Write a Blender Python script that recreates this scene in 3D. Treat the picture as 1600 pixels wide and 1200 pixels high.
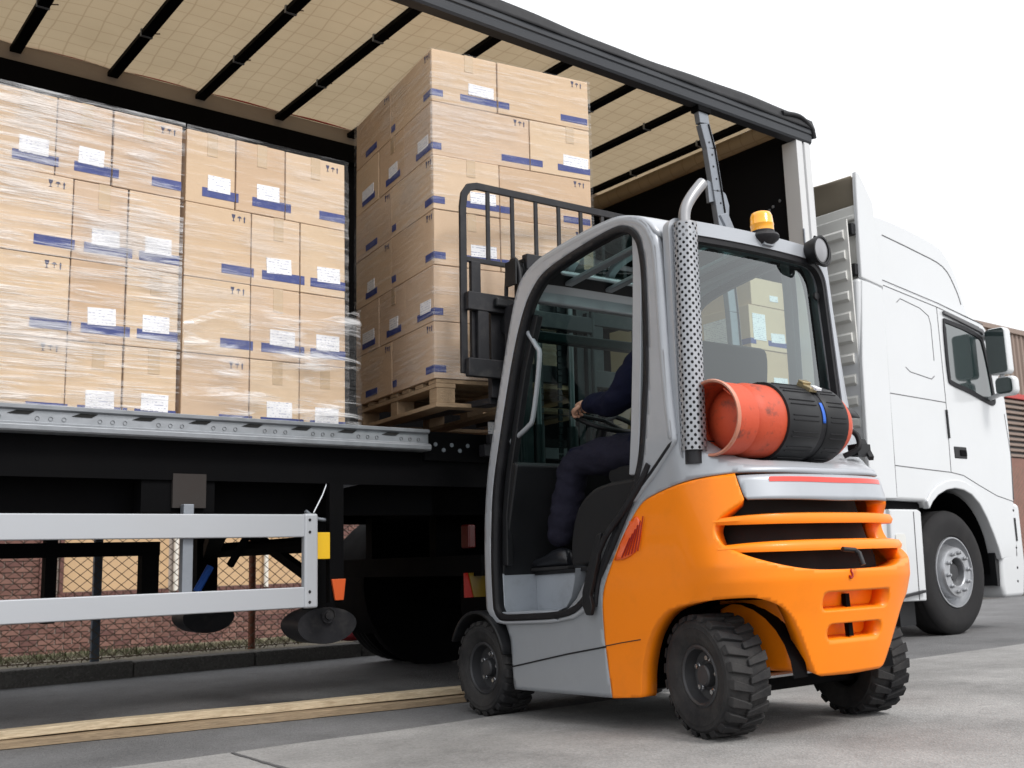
import bpy, bmesh, math, random
import numpy as np
from mathutils import Vector, Matrix, noise as mnoise

rad = math.radians
S = bpy.context.scene
C = S.collection
for o in list(bpy.data.objects):
    bpy.data.objects.remove(o)
random.seed(7)

# ------------------------------------------------------------------ camera, sky, sun, exposure
CAM_H = .68
cam_d = bpy.data.cameras.new('camera')
cam = bpy.data.objects.new('camera', cam_d)
C.objects.link(cam)
S.camera = cam
cam_d.sensor_width = 36
cam_d.lens = 36 * 1616.87 / 1600
cam_d.clip_end = 2000
cam_d.clip_start = .05
cam_d.dof.use_dof = True
cam_d.dof.focus_distance = 4.9
cam_d.dof.aperture_fstop = 4.5
_y, _p, _r = rad(38.2786), rad(9.6903), rad(-1.7445)
_d = Vector((math.sin(_y) * math.cos(_p), math.cos(_y) * math.cos(_p), math.sin(_p)))
_x = Vector((math.cos(_y), -math.sin(_y), 0))
_u = _x.cross(_d)
_rx = _x * math.cos(_r) + _u * math.sin(_r)
_ru = _u * math.cos(_r) - _x * math.sin(_r)
cam.matrix_world = Matrix(((_rx.x, _ru.x, -_d.x, 0), (_rx.y, _ru.y, -_d.y, 0), (_rx.z, _ru.z, -_d.z, CAM_H), (0, 0, 0, 1)))

SUN_AZ, SUN_EL = rad(170), rad(47)          # azimuth clockwise from +Y (behind and right of the camera)
W = bpy.data.worlds.new('World')
S.world = W
W.use_nodes = True
nt = W.node_tree
nt.nodes.clear()
sky = nt.nodes.new('ShaderNodeTexSky')
sky.sky_type = 'NISHITA'
sky.sun_disc = False
sky.sun_elevation = SUN_EL
sky.sun_rotation = SUN_AZ
sky.dust_density = 6
sky.ozone_density = .6
hs = nt.nodes.new('ShaderNodeHueSaturation')
hs.inputs['Saturation'].default_value = .12
cl = nt.nodes.new('ShaderNodeMixRGB')         # even cloud cover over the sky
cl.inputs['Fac'].default_value = .72
cl.inputs['Color2'].default_value = (10.2, 10.35, 10.6, 1)
bg = nt.nodes.new('ShaderNodeBackground')
bg.inputs['Strength'].default_value = .12
wo = nt.nodes.new('ShaderNodeOutputWorld')
nt.links.new(sky.outputs[0], hs.inputs['Color'])
nt.links.new(hs.outputs[0], cl.inputs['Color1'])
nt.links.new(cl.outputs[0], bg.inputs['Color'])
nt.links.new(bg.outputs[0], wo.inputs['Surface'])

sl = bpy.data.lights.new('sun', 'SUN')
sl.energy = 1.35
sl.angle = rad(14)
sl.color = (1, .965, .92)
sun = bpy.data.objects.new('sun', sl)
C.objects.link(sun)
_sd = Vector((math.sin(SUN_AZ) * math.cos(SUN_EL), math.cos(SUN_AZ) * math.cos(SUN_EL), math.sin(SUN_EL)))
sun.rotation_euler = (-_sd).to_track_quat('-Z', 'Y').to_euler()
sun.location = (0, -6, 12)

S.view_settings.view_transform = 'Standard'
S.view_settings.look = 'None'
S.view_settings.gamma = 1
S.view_settings.exposure = .45
S.render.engine = 'CYCLES'
S.cycles.transparent_max_bounces = 14
S.cycles.max_bounces = 6
S.cycles.glossy_bounces = 3
S.cycles.caustics_reflective = False
S.cycles.caustics_refractive = False

# ------------------------------------------------------------------ materials
M = {}


def nodes(name):
    m = bpy.data.materials.new(name)
    m.use_nodes = True
    t = m.node_tree
    t.nodes.clear()
    return m, t, t.nodes.new, t.links.new


def pm(name, col, rough=.5, metal=0., var=.12, vscale=6., bump=0., bscale=60., coat=0., spec=.5, dirt=0., dcol=(.09, .08, .07), dscale=3., stretch=None, dlo=.5, dhi=.78):
    """principled with tone variation, optional dirt blotches and fine relief"""
    m, t, N, L = nodes(name)
    out = N('ShaderNodeOutputMaterial')
    b = N('ShaderNodeBsdfPrincipled')
    L(b.outputs[0], out.inputs[0])
    tc = N('ShaderNodeTexCoord')
    src = tc.outputs['Object']
    if stretch:
        mp = N('ShaderNodeMapping')
        mp.inputs['Scale'].default_value = stretch
        L(src, mp.inputs[0])
        src = mp.outputs[0]
    n1 = N('ShaderNodeTexNoise')
    n1.inputs['Scale'].default_value = vscale
    n1.inputs['Detail'].default_value = 6
    L(src, n1.inputs['Vector'])
    mx = N('ShaderNodeMixRGB')
    mx.blend_type = 'MIX'
    lo = tuple(max(0, c * (1 - var)) for c in col)
    hi = tuple(min(1, c * (1 + var)) for c in col)
    mx.inputs['Color1'].default_value = (*lo, 1)
    mx.inputs['Color2'].default_value = (*hi, 1)
    L(n1.outputs['Fac'], mx.inputs['Fac'])
    colo = mx.outputs[0]
    if dirt:
        n2 = N('ShaderNodeTexNoise')
        n2.inputs['Scale'].default_value = dscale
        n2.inputs['Detail'].default_value = 10
        n2.inputs['Roughness'].default_value = .72
        L(src, n2.inputs['Vector'])
        r = N('ShaderNodeValToRGB')
        r.color_ramp.elements[0].position = dlo
        r.color_ramp.elements[1].position = dhi
        r.color_ramp.elements[1].color = (dirt, dirt, dirt, 1)
        L(n2.outputs['Fac'], r.inputs[0])
        m2 = N('ShaderNodeMixRGB')
        L(r.outputs[0], m2.inputs['Fac'])
        L(colo, m2.inputs['Color1'])
        m2.inputs['Color2'].default_value = (*dcol, 1)
        colo = m2.outputs[0]
    L(colo, b.inputs['Base Color'])
    rr = N('ShaderNodeMapRange')
    rr.inputs['To Min'].default_value = max(.02, rough * .82)
    rr.inputs['To Max'].default_value = min(1, rough * 1.2)
    L(n1.outputs['Fac'], rr.inputs['Value'])
    L(rr.outputs[0], b.inputs['Roughness'])
    b.inputs['Metallic'].default_value = metal
    b.inputs['Specular IOR Level'].default_value = spec
    b.inputs['Coat Weight'].default_value = coat
    b.inputs['Coat Roughness'].default_value = .06
    if bump:
        n3 = N('ShaderNodeTexNoise')
        n3.inputs['Scale'].default_value = bscale
        n3.inputs['Detail'].default_value = 8
        L(src, n3.inputs['Vector'])
        bp = N('ShaderNodeBump')
        bp.inputs['Strength'].default_value = bump
        bp.inputs['Distance'].default_value = .02
        L(n3.outputs['Fac'], bp.inputs['Height'])
        L(bp.outputs[0], b.inputs['Normal'])
    M[name] = m
    return m


def glass(name, tint, refl=1.0, rough=.0):
    m, t, N, L = nodes(name)
    out = N('ShaderNodeOutputMaterial')
    tr = N('ShaderNodeBsdfTransparent')
    tr.inputs[0].default_value = (*tint, 1)
    g = N('ShaderNodeBsdfGlossy')
    g.inputs['Color'].default_value = (.92, .96, .97, 1)
    g.inputs['Roughness'].default_value = rough
    fr = N('ShaderNodeFresnel')
    fr.inputs['IOR'].default_value = 1.5
    mu = N('ShaderNodeMath')
    mu.operation = 'MULTIPLY'
    mu.inputs[1].default_value = refl
    mx = N('ShaderNodeMixShader')
    L(fr.outputs[0], mu.inputs[0])
    L(mu.outputs[0], mx.inputs[0])
    L(tr.outputs[0], mx.inputs[1])
    L(g.outputs[0], mx.inputs[2])
    L(mx.outputs[0], out.inputs[0])
    M[name] = m


CM = []
for _i, _c in enumerate(((.58, .415, .275), (.61, .45, .305), (.54, .375, .24), (.585, .42, .27), (.56, .405, .28), (.615, .455, .30))):
    CM.append('carton_%d' % _i)
    pm(CM[-1], _c, .72, var=.11, vscale=1.6 + .4 * _i, bump=.10, bscale=9 + 2 * _i, dirt=.22, dcol=tuple(q * .66 for q in _c), dscale=2.4 + .5 * _i)
pm('blue_print', (.018, .036, .19), .6, var=.25, vscale=40, dirt=.35, dcol=(.22, .22, .34), dscale=26)
pm('symbol_ink', (.035, .035, .09), .6)
pm('tape', (.50, .36, .22), .22, var=.1, coat=.4)
pm('wood', (.35, .245, .15), .75, var=.3, vscale=5, bump=.25, bscale=14, stretch=(1, 9, 9), dirt=.4, dcol=(.2, .13, .08))
pm('wood_x', (.33, .23, .14), .75, var=.3, vscale=5, bump=.25, bscale=14, stretch=(9, 1, 9), dirt=.4, dcol=(.2, .13, .08))
pm('plank_wood', (.52, .425, .29), .7, var=.28, vscale=4, bump=.3, bscale=12, stretch=(1, 12, 12), dirt=.6, dcol=(.20, .13, .07), dscale=5, dlo=.42, dhi=.7)
pm('plank_shaded', (.29, .215, .135), .8, var=.3, vscale=4, bump=.3, bscale=12, stretch=(1, 12, 12), dirt=.6, dcol=(.13, .09, .055), dscale=5, dlo=.4, dhi=.7)  # darker copy of the plank wood, stands in for shadow between the planks
pm('galvanised', (.27, .285, .305), .45, .5, var=.22, vscale=18, bump=.06, bscale=30, dirt=.45, dcol=(.2, .2, .2), dscale=7)
pm('alu', (.385, .40, .425), .5, .2, var=.06, vscale=3, dirt=.25, dcol=(.36, .36, .35), dscale=4, stretch=(.25, 1, 1))
pm('white_alu', (.56, .565, .57), .38, .1, var=.04, vscale=3, dirt=.18, dcol=(.5, .48, .45))
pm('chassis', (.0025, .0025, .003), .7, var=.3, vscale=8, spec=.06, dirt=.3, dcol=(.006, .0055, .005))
pm('black_hole', (.004, .004, .004), .9)
pm('beam_grey', (.034, .037, .043), .42, .0, spec=.3, var=.15, vscale=4, dirt=.35, dcol=(.07, .068, .066), stretch=(.3, 1, 1))
pm('post_grey', (.22, .24, .27), .45, .4, var=.2, vscale=14, dirt=.5, dcol=(.08, .08, .085), dscale=14)
pm('dark_steel', (.017, .017, .02), .5, .1, spec=.3, var=.3, vscale=10, dirt=.5, dcol=(.08, .075, .07), dscale=9)
pm('rail_shaded_alu', (.30, .25, .20), .6, var=.2, vscale=4, dirt=.4, dcol=(.16, .10, .08), stretch=(.3, 1, 1))  # aluminium rail, its brownish tone in shade put into the colour
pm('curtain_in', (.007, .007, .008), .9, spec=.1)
pm('deckboard', (.09, .06, .045), .8, var=.3, vscale=5)
pm('rubber', (.016, .016, .0175), .78, spec=.25, var=.25, vscale=12, bump=.12, bscale=90, dirt=.55, dcol=(.085, .08, .075), dscale=4, dlo=.4, dhi=.75)
pm('seal', (.008, .008, .010), .55, spec=.3, var=.3, vscale=20, dirt=.3, dcol=(.05, .05, .055), dscale=12)
pm('black_plastic', (.009, .0095, .011), .48, var=.2, vscale=10, spec=.3, dirt=.25, dcol=(.03, .029, .028))
pm('orange', (.90, .225, .004), .40, var=.03, vscale=2.5, spec=.3, coat=.12, bump=.012, bscale=220, dirt=.22, dcol=(.50, .14, .012), dscale=6)
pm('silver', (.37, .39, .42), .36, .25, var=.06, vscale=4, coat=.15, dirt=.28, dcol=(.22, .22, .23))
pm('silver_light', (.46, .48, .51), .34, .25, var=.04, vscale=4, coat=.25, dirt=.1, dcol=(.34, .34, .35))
pm('frame_grey', (.30, .32, .345), .4, .25, var=.07, vscale=5, coat=.1, dirt=.2, dcol=(.15, .15, .155), dscale=5)
pm('step_grey', (.36, .39, .43), .45, .2, var=.1, vscale=6, dirt=.45, dcol=(.16, .16, .17), dscale=8)
pm('red_reflex', (.65, .035, .02), .3, coat=.4)
pm('lamp_orange', (.82, .11, .01), .22, coat=.6, var=.1)
pm('amber', (.95, .40, .015), .15, coat=.6, var=.05)
pm('chrome', (.30, .30, .31), .32, .7, var=.06, dirt=.2, dcol=(.4, .4, .4))
pm('rod', (.55, .56, .58), .2, .9)
pm('dark_rod', (.12, .12, .125), .3, .6)  # darker, rougher steel for the lift rods
pm('gas_red', (.52, .065, .022), .55, var=.16, vscale=5, bump=.06, bscale=60, dirt=.8, dcol=(.12, .035, .022), dscale=7, dlo=.54, dhi=.64)
pm('gas_rim', (.50, .20, .13), .6, var=.2, vscale=10, dirt=.7, dcol=(.55, .46, .40), dscale=9)
pm('strap_blue', (.02, .12, .55), .5)
pm('brass', (.42, .34, .20), .35, .8, var=.2, vscale=20)
pm('rim_dark', (.045, .046, .05), .45, .4, var=.2, vscale=10, dirt=.4, dcol=(.11, .10, .095))
pm('truck_white', (.565, .58, .595), .2, var=.03, vscale=2, coat=.6, dirt=.18, dcol=(.43, .43, .42), dscale=1.1, dlo=.4, dhi=.9)
pm('truck_back', (.60, .60, .575), .45, var=.05, vscale=3, dirt=.3, dcol=(.42, .40, .36))
pm('truck_beige', (.30, .26, .20), .6, var=.12, vscale=5)
pm('seam', (.10, .10, .105), .6)
pm('rim_steel', (.42, .43, .45), .35, .7, var=.15, vscale=10, dirt=.4, dcol=(.16, .15, .14))
pm('mirror', (.35, .40, .42), .03, 1., var=.02)
pm('navy', (.0045, .0055, .018), .95, var=.3, vscale=14, bump=.5, bscale=16, spec=.15)
pm('trouser', (.014, .0135, .024), .92, var=.4, vscale=9, bump=.7, bscale=15, spec=.15)
pm('skin', (.52, .29, .20), .55, var=.1, vscale=12)
pm('hair', (.03, .022, .018), .6)
pm('shoe', (.012, .013, .016), .3, var=.3, vscale=14)
pm('yellow', (.72, .43, .01), .5, var=.08, dirt=.3, dcol=(.4, .25, .03))
pm('reflector_orange', (.55, .09, .02), .35, var=.1)
pm('reflector_red', (.35, .012, .006), .35)
pm('tail_red_shaded', (.07, .004, .003), .35)  # lamp red with the deep shade around it put into the colour
pm('plate_brown', (.022, .017, .015), .8, var=.3, vscale=9)
pm('reflector_yellow', (.17, .11, .012), .3, var=.1)
pm('tyre_truck', (.017, .0165, .0175), .8, spec=.25, var=.2, vscale=8, dirt=.3, dcol=(.06, .055, .05))
glass('cab_glass', (.42, .60, .57), .55)
glass('rear_glass', (.50, .66, .645), 2.4)
glass('screen_glass', (.36, .54, .51), .12)
glass('truck_glass', (.30, .42, .42), 2.0)
glass('lens', (.9, .9, .9), 2.5)


def asphalt(name, col, agg, scale, bumps, patches):
    m, t, N, L = nodes(name)
    out = N('ShaderNodeOutputMaterial')
    b = N('ShaderNodeBsdfPrincipled')
    L(b.outputs[0], out.inputs[0])
    tc = N('ShaderNodeTexCoord')
    v = N('ShaderNodeTexVoronoi')
    v.inputs['Scale'].default_value = scale
    L(tc.outputs['Object'], v.inputs['Vector'])
    n = N('ShaderNodeTexNoise')
    n.inputs['Scale'].default_value = 1.1
    n.inputs['Detail'].default_value = 9
    n.inputs['Roughness'].default_value = .65
    L(tc.outputs['Object'], n.inputs['Vector'])
    n2 = N('ShaderNodeTexNoise')
    n2.inputs['Scale'].default_value = 55
    n2.inputs['Detail'].default_value = 4
    L(tc.outputs['Object'], n2.inputs['Vector'])
    m1 = N('ShaderNodeMixRGB')
    m1.inputs['Color1'].default_value = (*[c * .82 for c in col], 1)
    m1.inputs['Color2'].default_value = (*[c * 1.18 for c in col], 1)
    L(v.outputs['Color'], m1.inputs['Fac'])
    m2 = N('ShaderNodeMixRGB')
    m2.blend_type = 'OVERLAY'
    m2.inputs['Fac'].default_value = patches
    L(m1.outputs[0], m2.inputs['Color1'])
    L(n.outputs['Fac'], m2.inputs['Color2'])
    r = N('ShaderNodeValToRGB')
    r.color_ramp.elements[0].position = .56
    r.color_ramp.elements[1].position = .74
    r.color_ramp.elements[1].color = (.6, .6, .6, 1)
    L(n2.outputs['Fac'], r.inputs[0])
    m3 = N('ShaderNodeMixRGB')
    L(r.outputs[0], m3.inputs['Fac'])
    L(m2.outputs[0], m3.inputs['Color1'])
    m3.inputs['Color2'].default_value = (*agg, 1)
    # dark drips and tyre dirt
    n4 = N('ShaderNodeTexNoise')
    n4.inputs['Scale'].default_value = 2.3
    n4.inputs['Detail'].default_value = 12
    n4.inputs['Roughness'].default_value = .8
    L(tc.outputs['Object'], n4.inputs['Vector'])
    r4 = N('ShaderNodeValToRGB')
    r4.color_ramp.elements[0].position = .54
    r4.color_ramp.elements[1].position = .70
    r4.color_ramp.elements[1].color = (.62, .62, .62, 1)
    L(n4.outputs['Fac'], r4.inputs[0])
    m4 = N('ShaderNodeMixRGB')
    L(r4.outputs[0], m4.inputs['Fac'])
    L(m3.outputs[0], m4.inputs['Color1'])
    m4.inputs['Color2'].default_value = (*[c * .45 for c in col], 1)
    L(m4.outputs[0], b.inputs['Base Color'])
    b.inputs['Roughness'].default_value = .85
    bp = N('ShaderNodeBump')
    bp.inputs['Strength'].default_value = bumps
    bp.inputs['Distance'].default_value = .01
    L(v.outputs['Distance'], bp.inputs['Height'])
    L(bp.outputs[0], b.inputs['Normal'])
    M[name] = m


asphalt('asphalt', (.135, .135, .138), (.19, .188, .185), 120, .5, .8)
asphalt('concrete', (.255, .251, .246), (.29, .285, .278), 110, .3, .9)
asphalt('kerbstone', (.10, .095, .088), (.2, .19, .18), 60, .6, .6)
asphalt('verge_soil', (.16, .14, .10), (.24, .22, .17), 40, .8, .6)


def label_mat():
    m, t, N, L = nodes('label_paper')
    out = N('ShaderNodeOutputMaterial')
    b = N('ShaderNodeBsdfPrincipled')
    L(b.outputs[0], out.inputs[0])
    tc = N('ShaderNodeTexCoord')
    mp = N('ShaderNodeMapping')
    mp.inputs['Scale'].default_value = (260, 260, 1)
    L(tc.outputs['Object'], mp.inputs[0])
    sx = N('ShaderNodeSeparateXYZ')
    L(tc.outputs['Object'], sx.inputs[0])
    w = N('ShaderNodeMath')
    w.operation = 'MULTIPLY'
    w.inputs[1].default_value = 70
    L(sx.outputs['Z'], w.inputs[0])
    fr = N('ShaderNodeMath')
    fr.operation = 'FRACT'
    L(w.outputs[0], fr.inputs[0])
    gt = N('ShaderNodeMath')
    gt.operation = 'GREATER_THAN'
    gt.inputs[1].default_value = .68
    L(fr.outputs[0], gt.inputs[0])
    n = N('ShaderNodeTexNoise')
    n.inputs['Scale'].default_value = 90
    L(tc.outputs['Object'], n.inputs['Vector'])
    g2 = N('ShaderNodeMath')
    g2.operation = 'GREATER_THAN'
    g2.inputs[1].default_value = .52
    L(n.outputs['Fac'], g2.inputs[0])
    mu = N('ShaderNodeMath')
    mu.operation = 'MULTIPLY'
    L(gt.outputs[0], mu.inputs[0])
    L(g2.outputs[0], mu.inputs[1])
    mx = N('ShaderNodeMixRGB')
    mx.inputs['Color1'].default_value = (.82, .82, .84, 1)
    mx.inputs['Color2'].default_value = (.38, .39, .50, 1)
    L(mu.outputs[0], mx.inputs['Fac'])
    L(mx.outputs[0], b.inputs['Base Color'])
    b.inputs['Roughness'].default_value = .55
    M['label_paper'] = m


label_mat()


def film_mat(name, amount, thr, rot=4, zs=26):
    """clear stretch film: mostly transparent, glossy creases running round the stack"""
    m, t, N, L = nodes(name)
    out = N('ShaderNodeOutputMaterial')
    tc = N('ShaderNodeTexCoord')
    mp = N('ShaderNodeMapping')
    mp.inputs['Scale'].default_value = (1.5, 1.5, zs)
    mp.inputs['Rotation'].default_value = (rad(2), rad(rot), 0)
    L(tc.outputs['Object'], mp.inputs[0])
    wv = N('ShaderNodeTexNoise')
    wv.inputs['Scale'].default_value = 1.6
    wv.inputs['Detail'].default_value = 5
    wv.inputs['Roughness'].default_value = .62
    wv.inputs['Distortion'].default_value = .8
    L(mp.outputs[0], wv.inputs['Vector'])
    pa = N('ShaderNodeTexNoise')
    pa.inputs['Scale'].default_value = 2.1
    pa.inputs['Detail'].default_value = 2
    L(tc.outputs['Object'], pa.inputs['Vector'])
    ad = N('ShaderNodeMath')
    ad.operation = 'MULTIPLY_ADD'
    ad.inputs[1].default_value = .62
    L(pa.outputs['Fac'], ad.inputs[0])
    L(wv.outputs['Fac'], ad.inputs[2])
    r = N('ShaderNodeValToRGB')
    r.color_ramp.elements[0].position = thr
    r.color_ramp.elements[0].color = (.035, .035, .035, 1)
    r.color_ramp.elements[1].position = thr + .20
    r.color_ramp.elements[1].color = (amount, amount, amount, 1)
    L(ad.outputs[0], r.inputs[0])
    tr = N('ShaderNodeBsdfTransparent')
    tr.inputs[0].default_value = (.98, .98, .98, 1)
    g = N('ShaderNodeBsdfPrincipled')
    g.inputs['Base Color'].default_value = (.86, .86, .87, 1)
    g.inputs['Roughness'].default_value = .22
    g.inputs['Coat Weight'].default_value = .6
    bp = N('ShaderNodeBump')
    bp.inputs['Strength'].default_value = .9
    bp.inputs['Distance'].default_value = .03
    L(wv.outputs['Fac'], bp.inputs['Height'])
    L(bp.outputs[0], g.inputs['Normal'])
    mx = N('ShaderNodeMixShader')
    L(r.outputs[0], mx.inputs[0])
    L(tr.outputs[0], mx.inputs[1])
    L(g.outputs[0], mx.inputs[2])
    L(mx.outputs[0], out.inputs[0])
    M[name] = m


film_mat('film', .50, .735, 4, 30)
film_mat('film_loose', .6, .80, -22, 14)
film_mat('film_thin', .27, .77, 3, 30)


def tarp_mat():
    m, t, N, L = nodes('roof_tarp')
    out = N('ShaderNodeOutputMaterial')
    tc = N('ShaderNodeTexCoord')
    sx = N('ShaderNodeSeparateXYZ')
    mp = N('ShaderNodeMapping')
    mp.inputs['Rotation'].default_value = (0, 0, rad(3))
    L(tc.outputs['Object'], mp.inputs[0])
    nz = N('ShaderNodeTexNoise')
    nz.inputs['Scale'].default_value = 1.5
    L(tc.outputs['Object'], nz.inputs['Vector'])
    L(mp.outputs[0], sx.inputs[0])
    lines = []
    for ax, sp in (('X', 7.5), ('Y', 7.5)):
        a = N('ShaderNodeMath')
        a.operation = 'MULTIPLY_ADD'
        a.inputs[1].default_value = sp
        L(sx.outputs[ax], a.inputs[0])
        L(nz.outputs['Fac'], a.inputs[2])
        f = N('ShaderNodeMath')
        f.operation = 'FRACT'
        L(a.outputs[0], f.inputs[0])
        g = N('ShaderNodeMath')
        g.operation = 'LESS_THAN'
        g.inputs[1].default_value = .07
        L(f.outputs[0], g.inputs[0])
        lines.append(g)
    mxm = N('ShaderNodeMath')
    mxm.operation = 'MAXIMUM'
    L(lines[0].outputs[0], mxm.inputs[0])
    L(lines[1].outputs[0], mxm.inputs[1])
    n = N('ShaderNodeTexNoise')
    n.inputs['Scale'].default_value = 3.0
    n.inputs['Detail'].default_value = 7
    L(tc.outputs['Object'], n.inputs['Vector'])
    c1 = N('ShaderNodeMixRGB')
    c1.inputs['Color1'].default_value = (.43, .335, .215, 1)
    c1.inputs['Color2'].default_value = (.54, .43, .285, 1)
    L(n.outputs['Fac'], c1.inputs['Fac'])
    c2 = N('ShaderNodeMixRGB')
    c2.blend_type = 'MULTIPLY'
    c2.inputs['Color2'].default_value = (.84, .81, .78, 1)
    L(mxm.outputs[0], c2.inputs['Fac'])
    L(c1.outputs[0], c2.inputs['Color1'])
    d = N('ShaderNodeBsdfDiffuse')
    tl = N('ShaderNodeBsdfTranslucent')
    L(c2.outputs[0], d.inputs[0])
    L(c2.outputs[0], tl.inputs[0])
    mx = N('ShaderNodeMixShader')
    mx.inputs[0].default_value = .36
    L(d.outputs[0], mx.inputs[1])
    L(tl.outputs[0], mx.inputs[2])
    L(mx.outputs[0], out.inputs[0])
    M['roof_tarp'] = m


tarp_mat()


def perforated_mat():
    m, t, N, L = nodes('perforated_steel')
    out = N('ShaderNodeOutputMaterial')
    uv = N('ShaderNodeUVMap')
    uv.uv_map = 'uv'
    sx = N('ShaderNodeSeparateXYZ')
    L(uv.outputs[0], sx.inputs[0])

    def mth(op, a, b=None, c=None):
        n = N('ShaderNodeMath')
        n.operation = op
        for i, q in enumerate((a, b, c)):
            if q is None:
                continue
            if isinstance(q, (int, float)):
                n.inputs[i].default_value = q
            else:
                L(q, n.inputs[i])
        return n.outputs[0]
    U, V = sx.outputs['X'], sx.outputs['Y']
    row = mth('FLOOR', V)
    half = mth('MULTIPLY', mth('MODULO', row, 2), .5)
    fu = mth('SUBTRACT', mth('FRACT', mth('ADD', U, half)), .5)
    fv = mth('SUBTRACT', mth('FRACT', V), .5)
    d2 = mth('ADD', mth('MULTIPLY', fu, fu), mth('MULTIPLY', mth('MULTIPLY', fv, fv), .25))
    hole = mth('LESS_THAN', d2, .040)
    b = N('ShaderNodeBsdfPrincipled')
    b.inputs['Base Color'].default_value = (.30, .31, .33, 1)
    b.inputs['Metallic'].default_value = .45
    b.inputs['Roughness'].default_value = .34
    tr = N('ShaderNodeBsdfTransparent')
    mx = N('ShaderNodeMixShader')
    L(hole, mx.inputs[0])
    L(b.outputs[0], mx.inputs[1])
    L(tr.outputs[0], mx.inputs[2])
    L(mx.outputs[0], out.inputs[0])
    M['perforated_steel'] = m


perforated_mat()


# ------------------------------------------------------------------ mesh helpers
def world_off(p):
    o = Vector((0, 0, 0))
    while p:
        o += p.location
        p = p.parent
    return o


class MB:
    def __init__(s):
        s.v = []
        s.f = []

    def add(s, vs, fs):
        b = len(s.v)
        s.v += [tuple(p) for p in vs]
        s.f += [tuple(i + b for i in f) for f in fs]
        return s

    def box(s, c, d, R=None):
        x, y, z = (q / 2 for q in d)
        vs = [Vector(p) for p in ((-x, -y, -z), (x, -y, -z), (x, y, -z), (-x, y, -z), (-x, -y, z), (x, -y, z), (x, y, z), (-x, y, z))]
        if R is not None:
            vs = [R @ p for p in vs]
        c = Vector(c)
        return s.add([p + c for p in vs], ((3, 2, 1, 0), (4, 5, 6, 7), (0, 1, 5, 4), (1, 2, 6, 5), (2, 3, 7, 6), (3, 0, 4, 7)))

    def b2(s, lo, hi):
        return s.box([(a + b) / 2 for a, b in zip(lo, hi)], [abs(b - a) for a, b in zip(lo, hi)])

    def beam(s, p, q, w, h, up=(0, 0, 1)):
        p, q = Vector(p), Vector(q)
        d = (q - p)
        l = d.length
        d.normalize()
        up = Vector(up)
        sd = d.cross(up)
        if sd.length < 1e-5:
            sd = d.cross(Vector((1, 0, 0)))
        sd.normalize()
        u = sd.cross(d)
        R = Matrix((d, sd, u)).transposed()
        return s.box((p + q) / 2, (l, w, h), R)

    def tube(s, path, r, n=10, closed=False, cap=True):
        path = [Vector(p) for p in path]
        k = len(path)
        rs = r if isinstance(r, (list, tuple)) else [r] * k
        vs = []
        fs = []
        prev = None
        for i, p in enumerate(path):
            a = path[(i - 1) % k] if (closed or i > 0) else p
            b = path[(i + 1) % k] if (closed or i < k - 1) else p
            d = (b - a).normalized()
            if prev is None:
                u = d.orthogonal().normalized()
            else:
                u = (prev - d * prev.dot(d))
                u = u.normalized() if u.length > 1e-6 else d.orthogonal().normalized()
            prev = u
            w = d.cross(u)
            vs += [p + (u * math.cos(2 * math.pi * j / n) + w * math.sin(2 * math.pi * j / n)) * rs[i] for j in range(n)]
        m = k if closed else k - 1
        for i in range(m):
            for j in range(n):
                a, b = i * n + j, i * n + (j + 1) % n
                c, d_ = ((i + 1) % k) * n + (j + 1) % n, ((i + 1) % k) * n + j
                fs.append((a, b, c, d_))
        if cap and not closed:
            fs.append(tuple(range(n - 1, -1, -1)))
            fs.append(tuple((k - 1) * n + j for j in range(n)))
        return s.add(vs, fs)

    def sweep(s, path, prof, up, closed=False):
        """sweep a closed 2-D profile (side, up) along path; up is a fixed vector (the plane normal of the path)"""
        path = [Vector(p) for p in path]
        up = Vector(up).normalized()
        k, n = len(path), len(prof)
        vs, fs = [], []
        for i, p in enumerate(path):
            a = path[(i - 1) % k] if (closed or i > 0) else p
            b = path[(i + 1) % k] if (closed or i < k - 1) else p
            d = (b - a).normalized()
            sd = d.cross(up).normalized()
            sc = 1.0
            if (closed or 0 < i < k - 1):
                d1, d2 = (p - a).normalized(), (b - p).normalized()
                sc = 1 / max(.5, math.sqrt(max(.01, (1 + d1.dot(d2)) / 2)))
            vs += [p + sd * x * sc + up * y for x, y in prof]
        m = k if closed else k - 1
        for i in range(m):
            for j in range(n):
                fs.append((i * n + j, i * n + (j + 1) % n, ((i + 1) % k) * n + (j + 1) % n, ((i + 1) % k) * n + j))
        if not closed:
            fs.append(tuple(range(n - 1, -1, -1)))
            fs.append(tuple((k - 1) * n + j for j in range(n)))
        return s.add(vs, fs)

    def lathe(s, prof, c, axis, n=40, cap=False):
        """prof: list of (radius, offset along axis)"""
        c = Vector(c)
        ax = Vector(axis).normalized()
        u = ax.orthogonal().normalized()
        w = ax.cross(u)
        k = len(prof)
        vs = [c + ax * h + (u * math.cos(2 * math.pi * j / n) + w * math.sin(2 * math.pi * j / n)) * r for r, h in prof for j in range(n)]
        fs = [(i * n + j, i * n + (j + 1) % n, (i + 1) * n + (j + 1) % n, (i + 1) * n + j) for i in range(k - 1) for j in range(n)]
        if cap:
            fs.append(tuple(range(n - 1, -1, -1)))
            fs.append(tuple((k - 1) * n + j for j in range(n)))
        return s.add(vs, fs)

    def prism(s, poly, fn, h0, h1):
        """poly in 2-D, fn(a, b, h) -> 3-D"""
        n = len(poly)
        vs = [fn(a, b, h0) for a, b in poly] + [fn(a, b, h1) for a, b in poly]
        fs = [tuple(range(n - 1, -1, -1)), tuple(range(n, 2 * n))] + [(i, (i + 1) % n, n + (i + 1) % n, n + i) for i in range(n)]
        return s.add(vs, fs)

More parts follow.
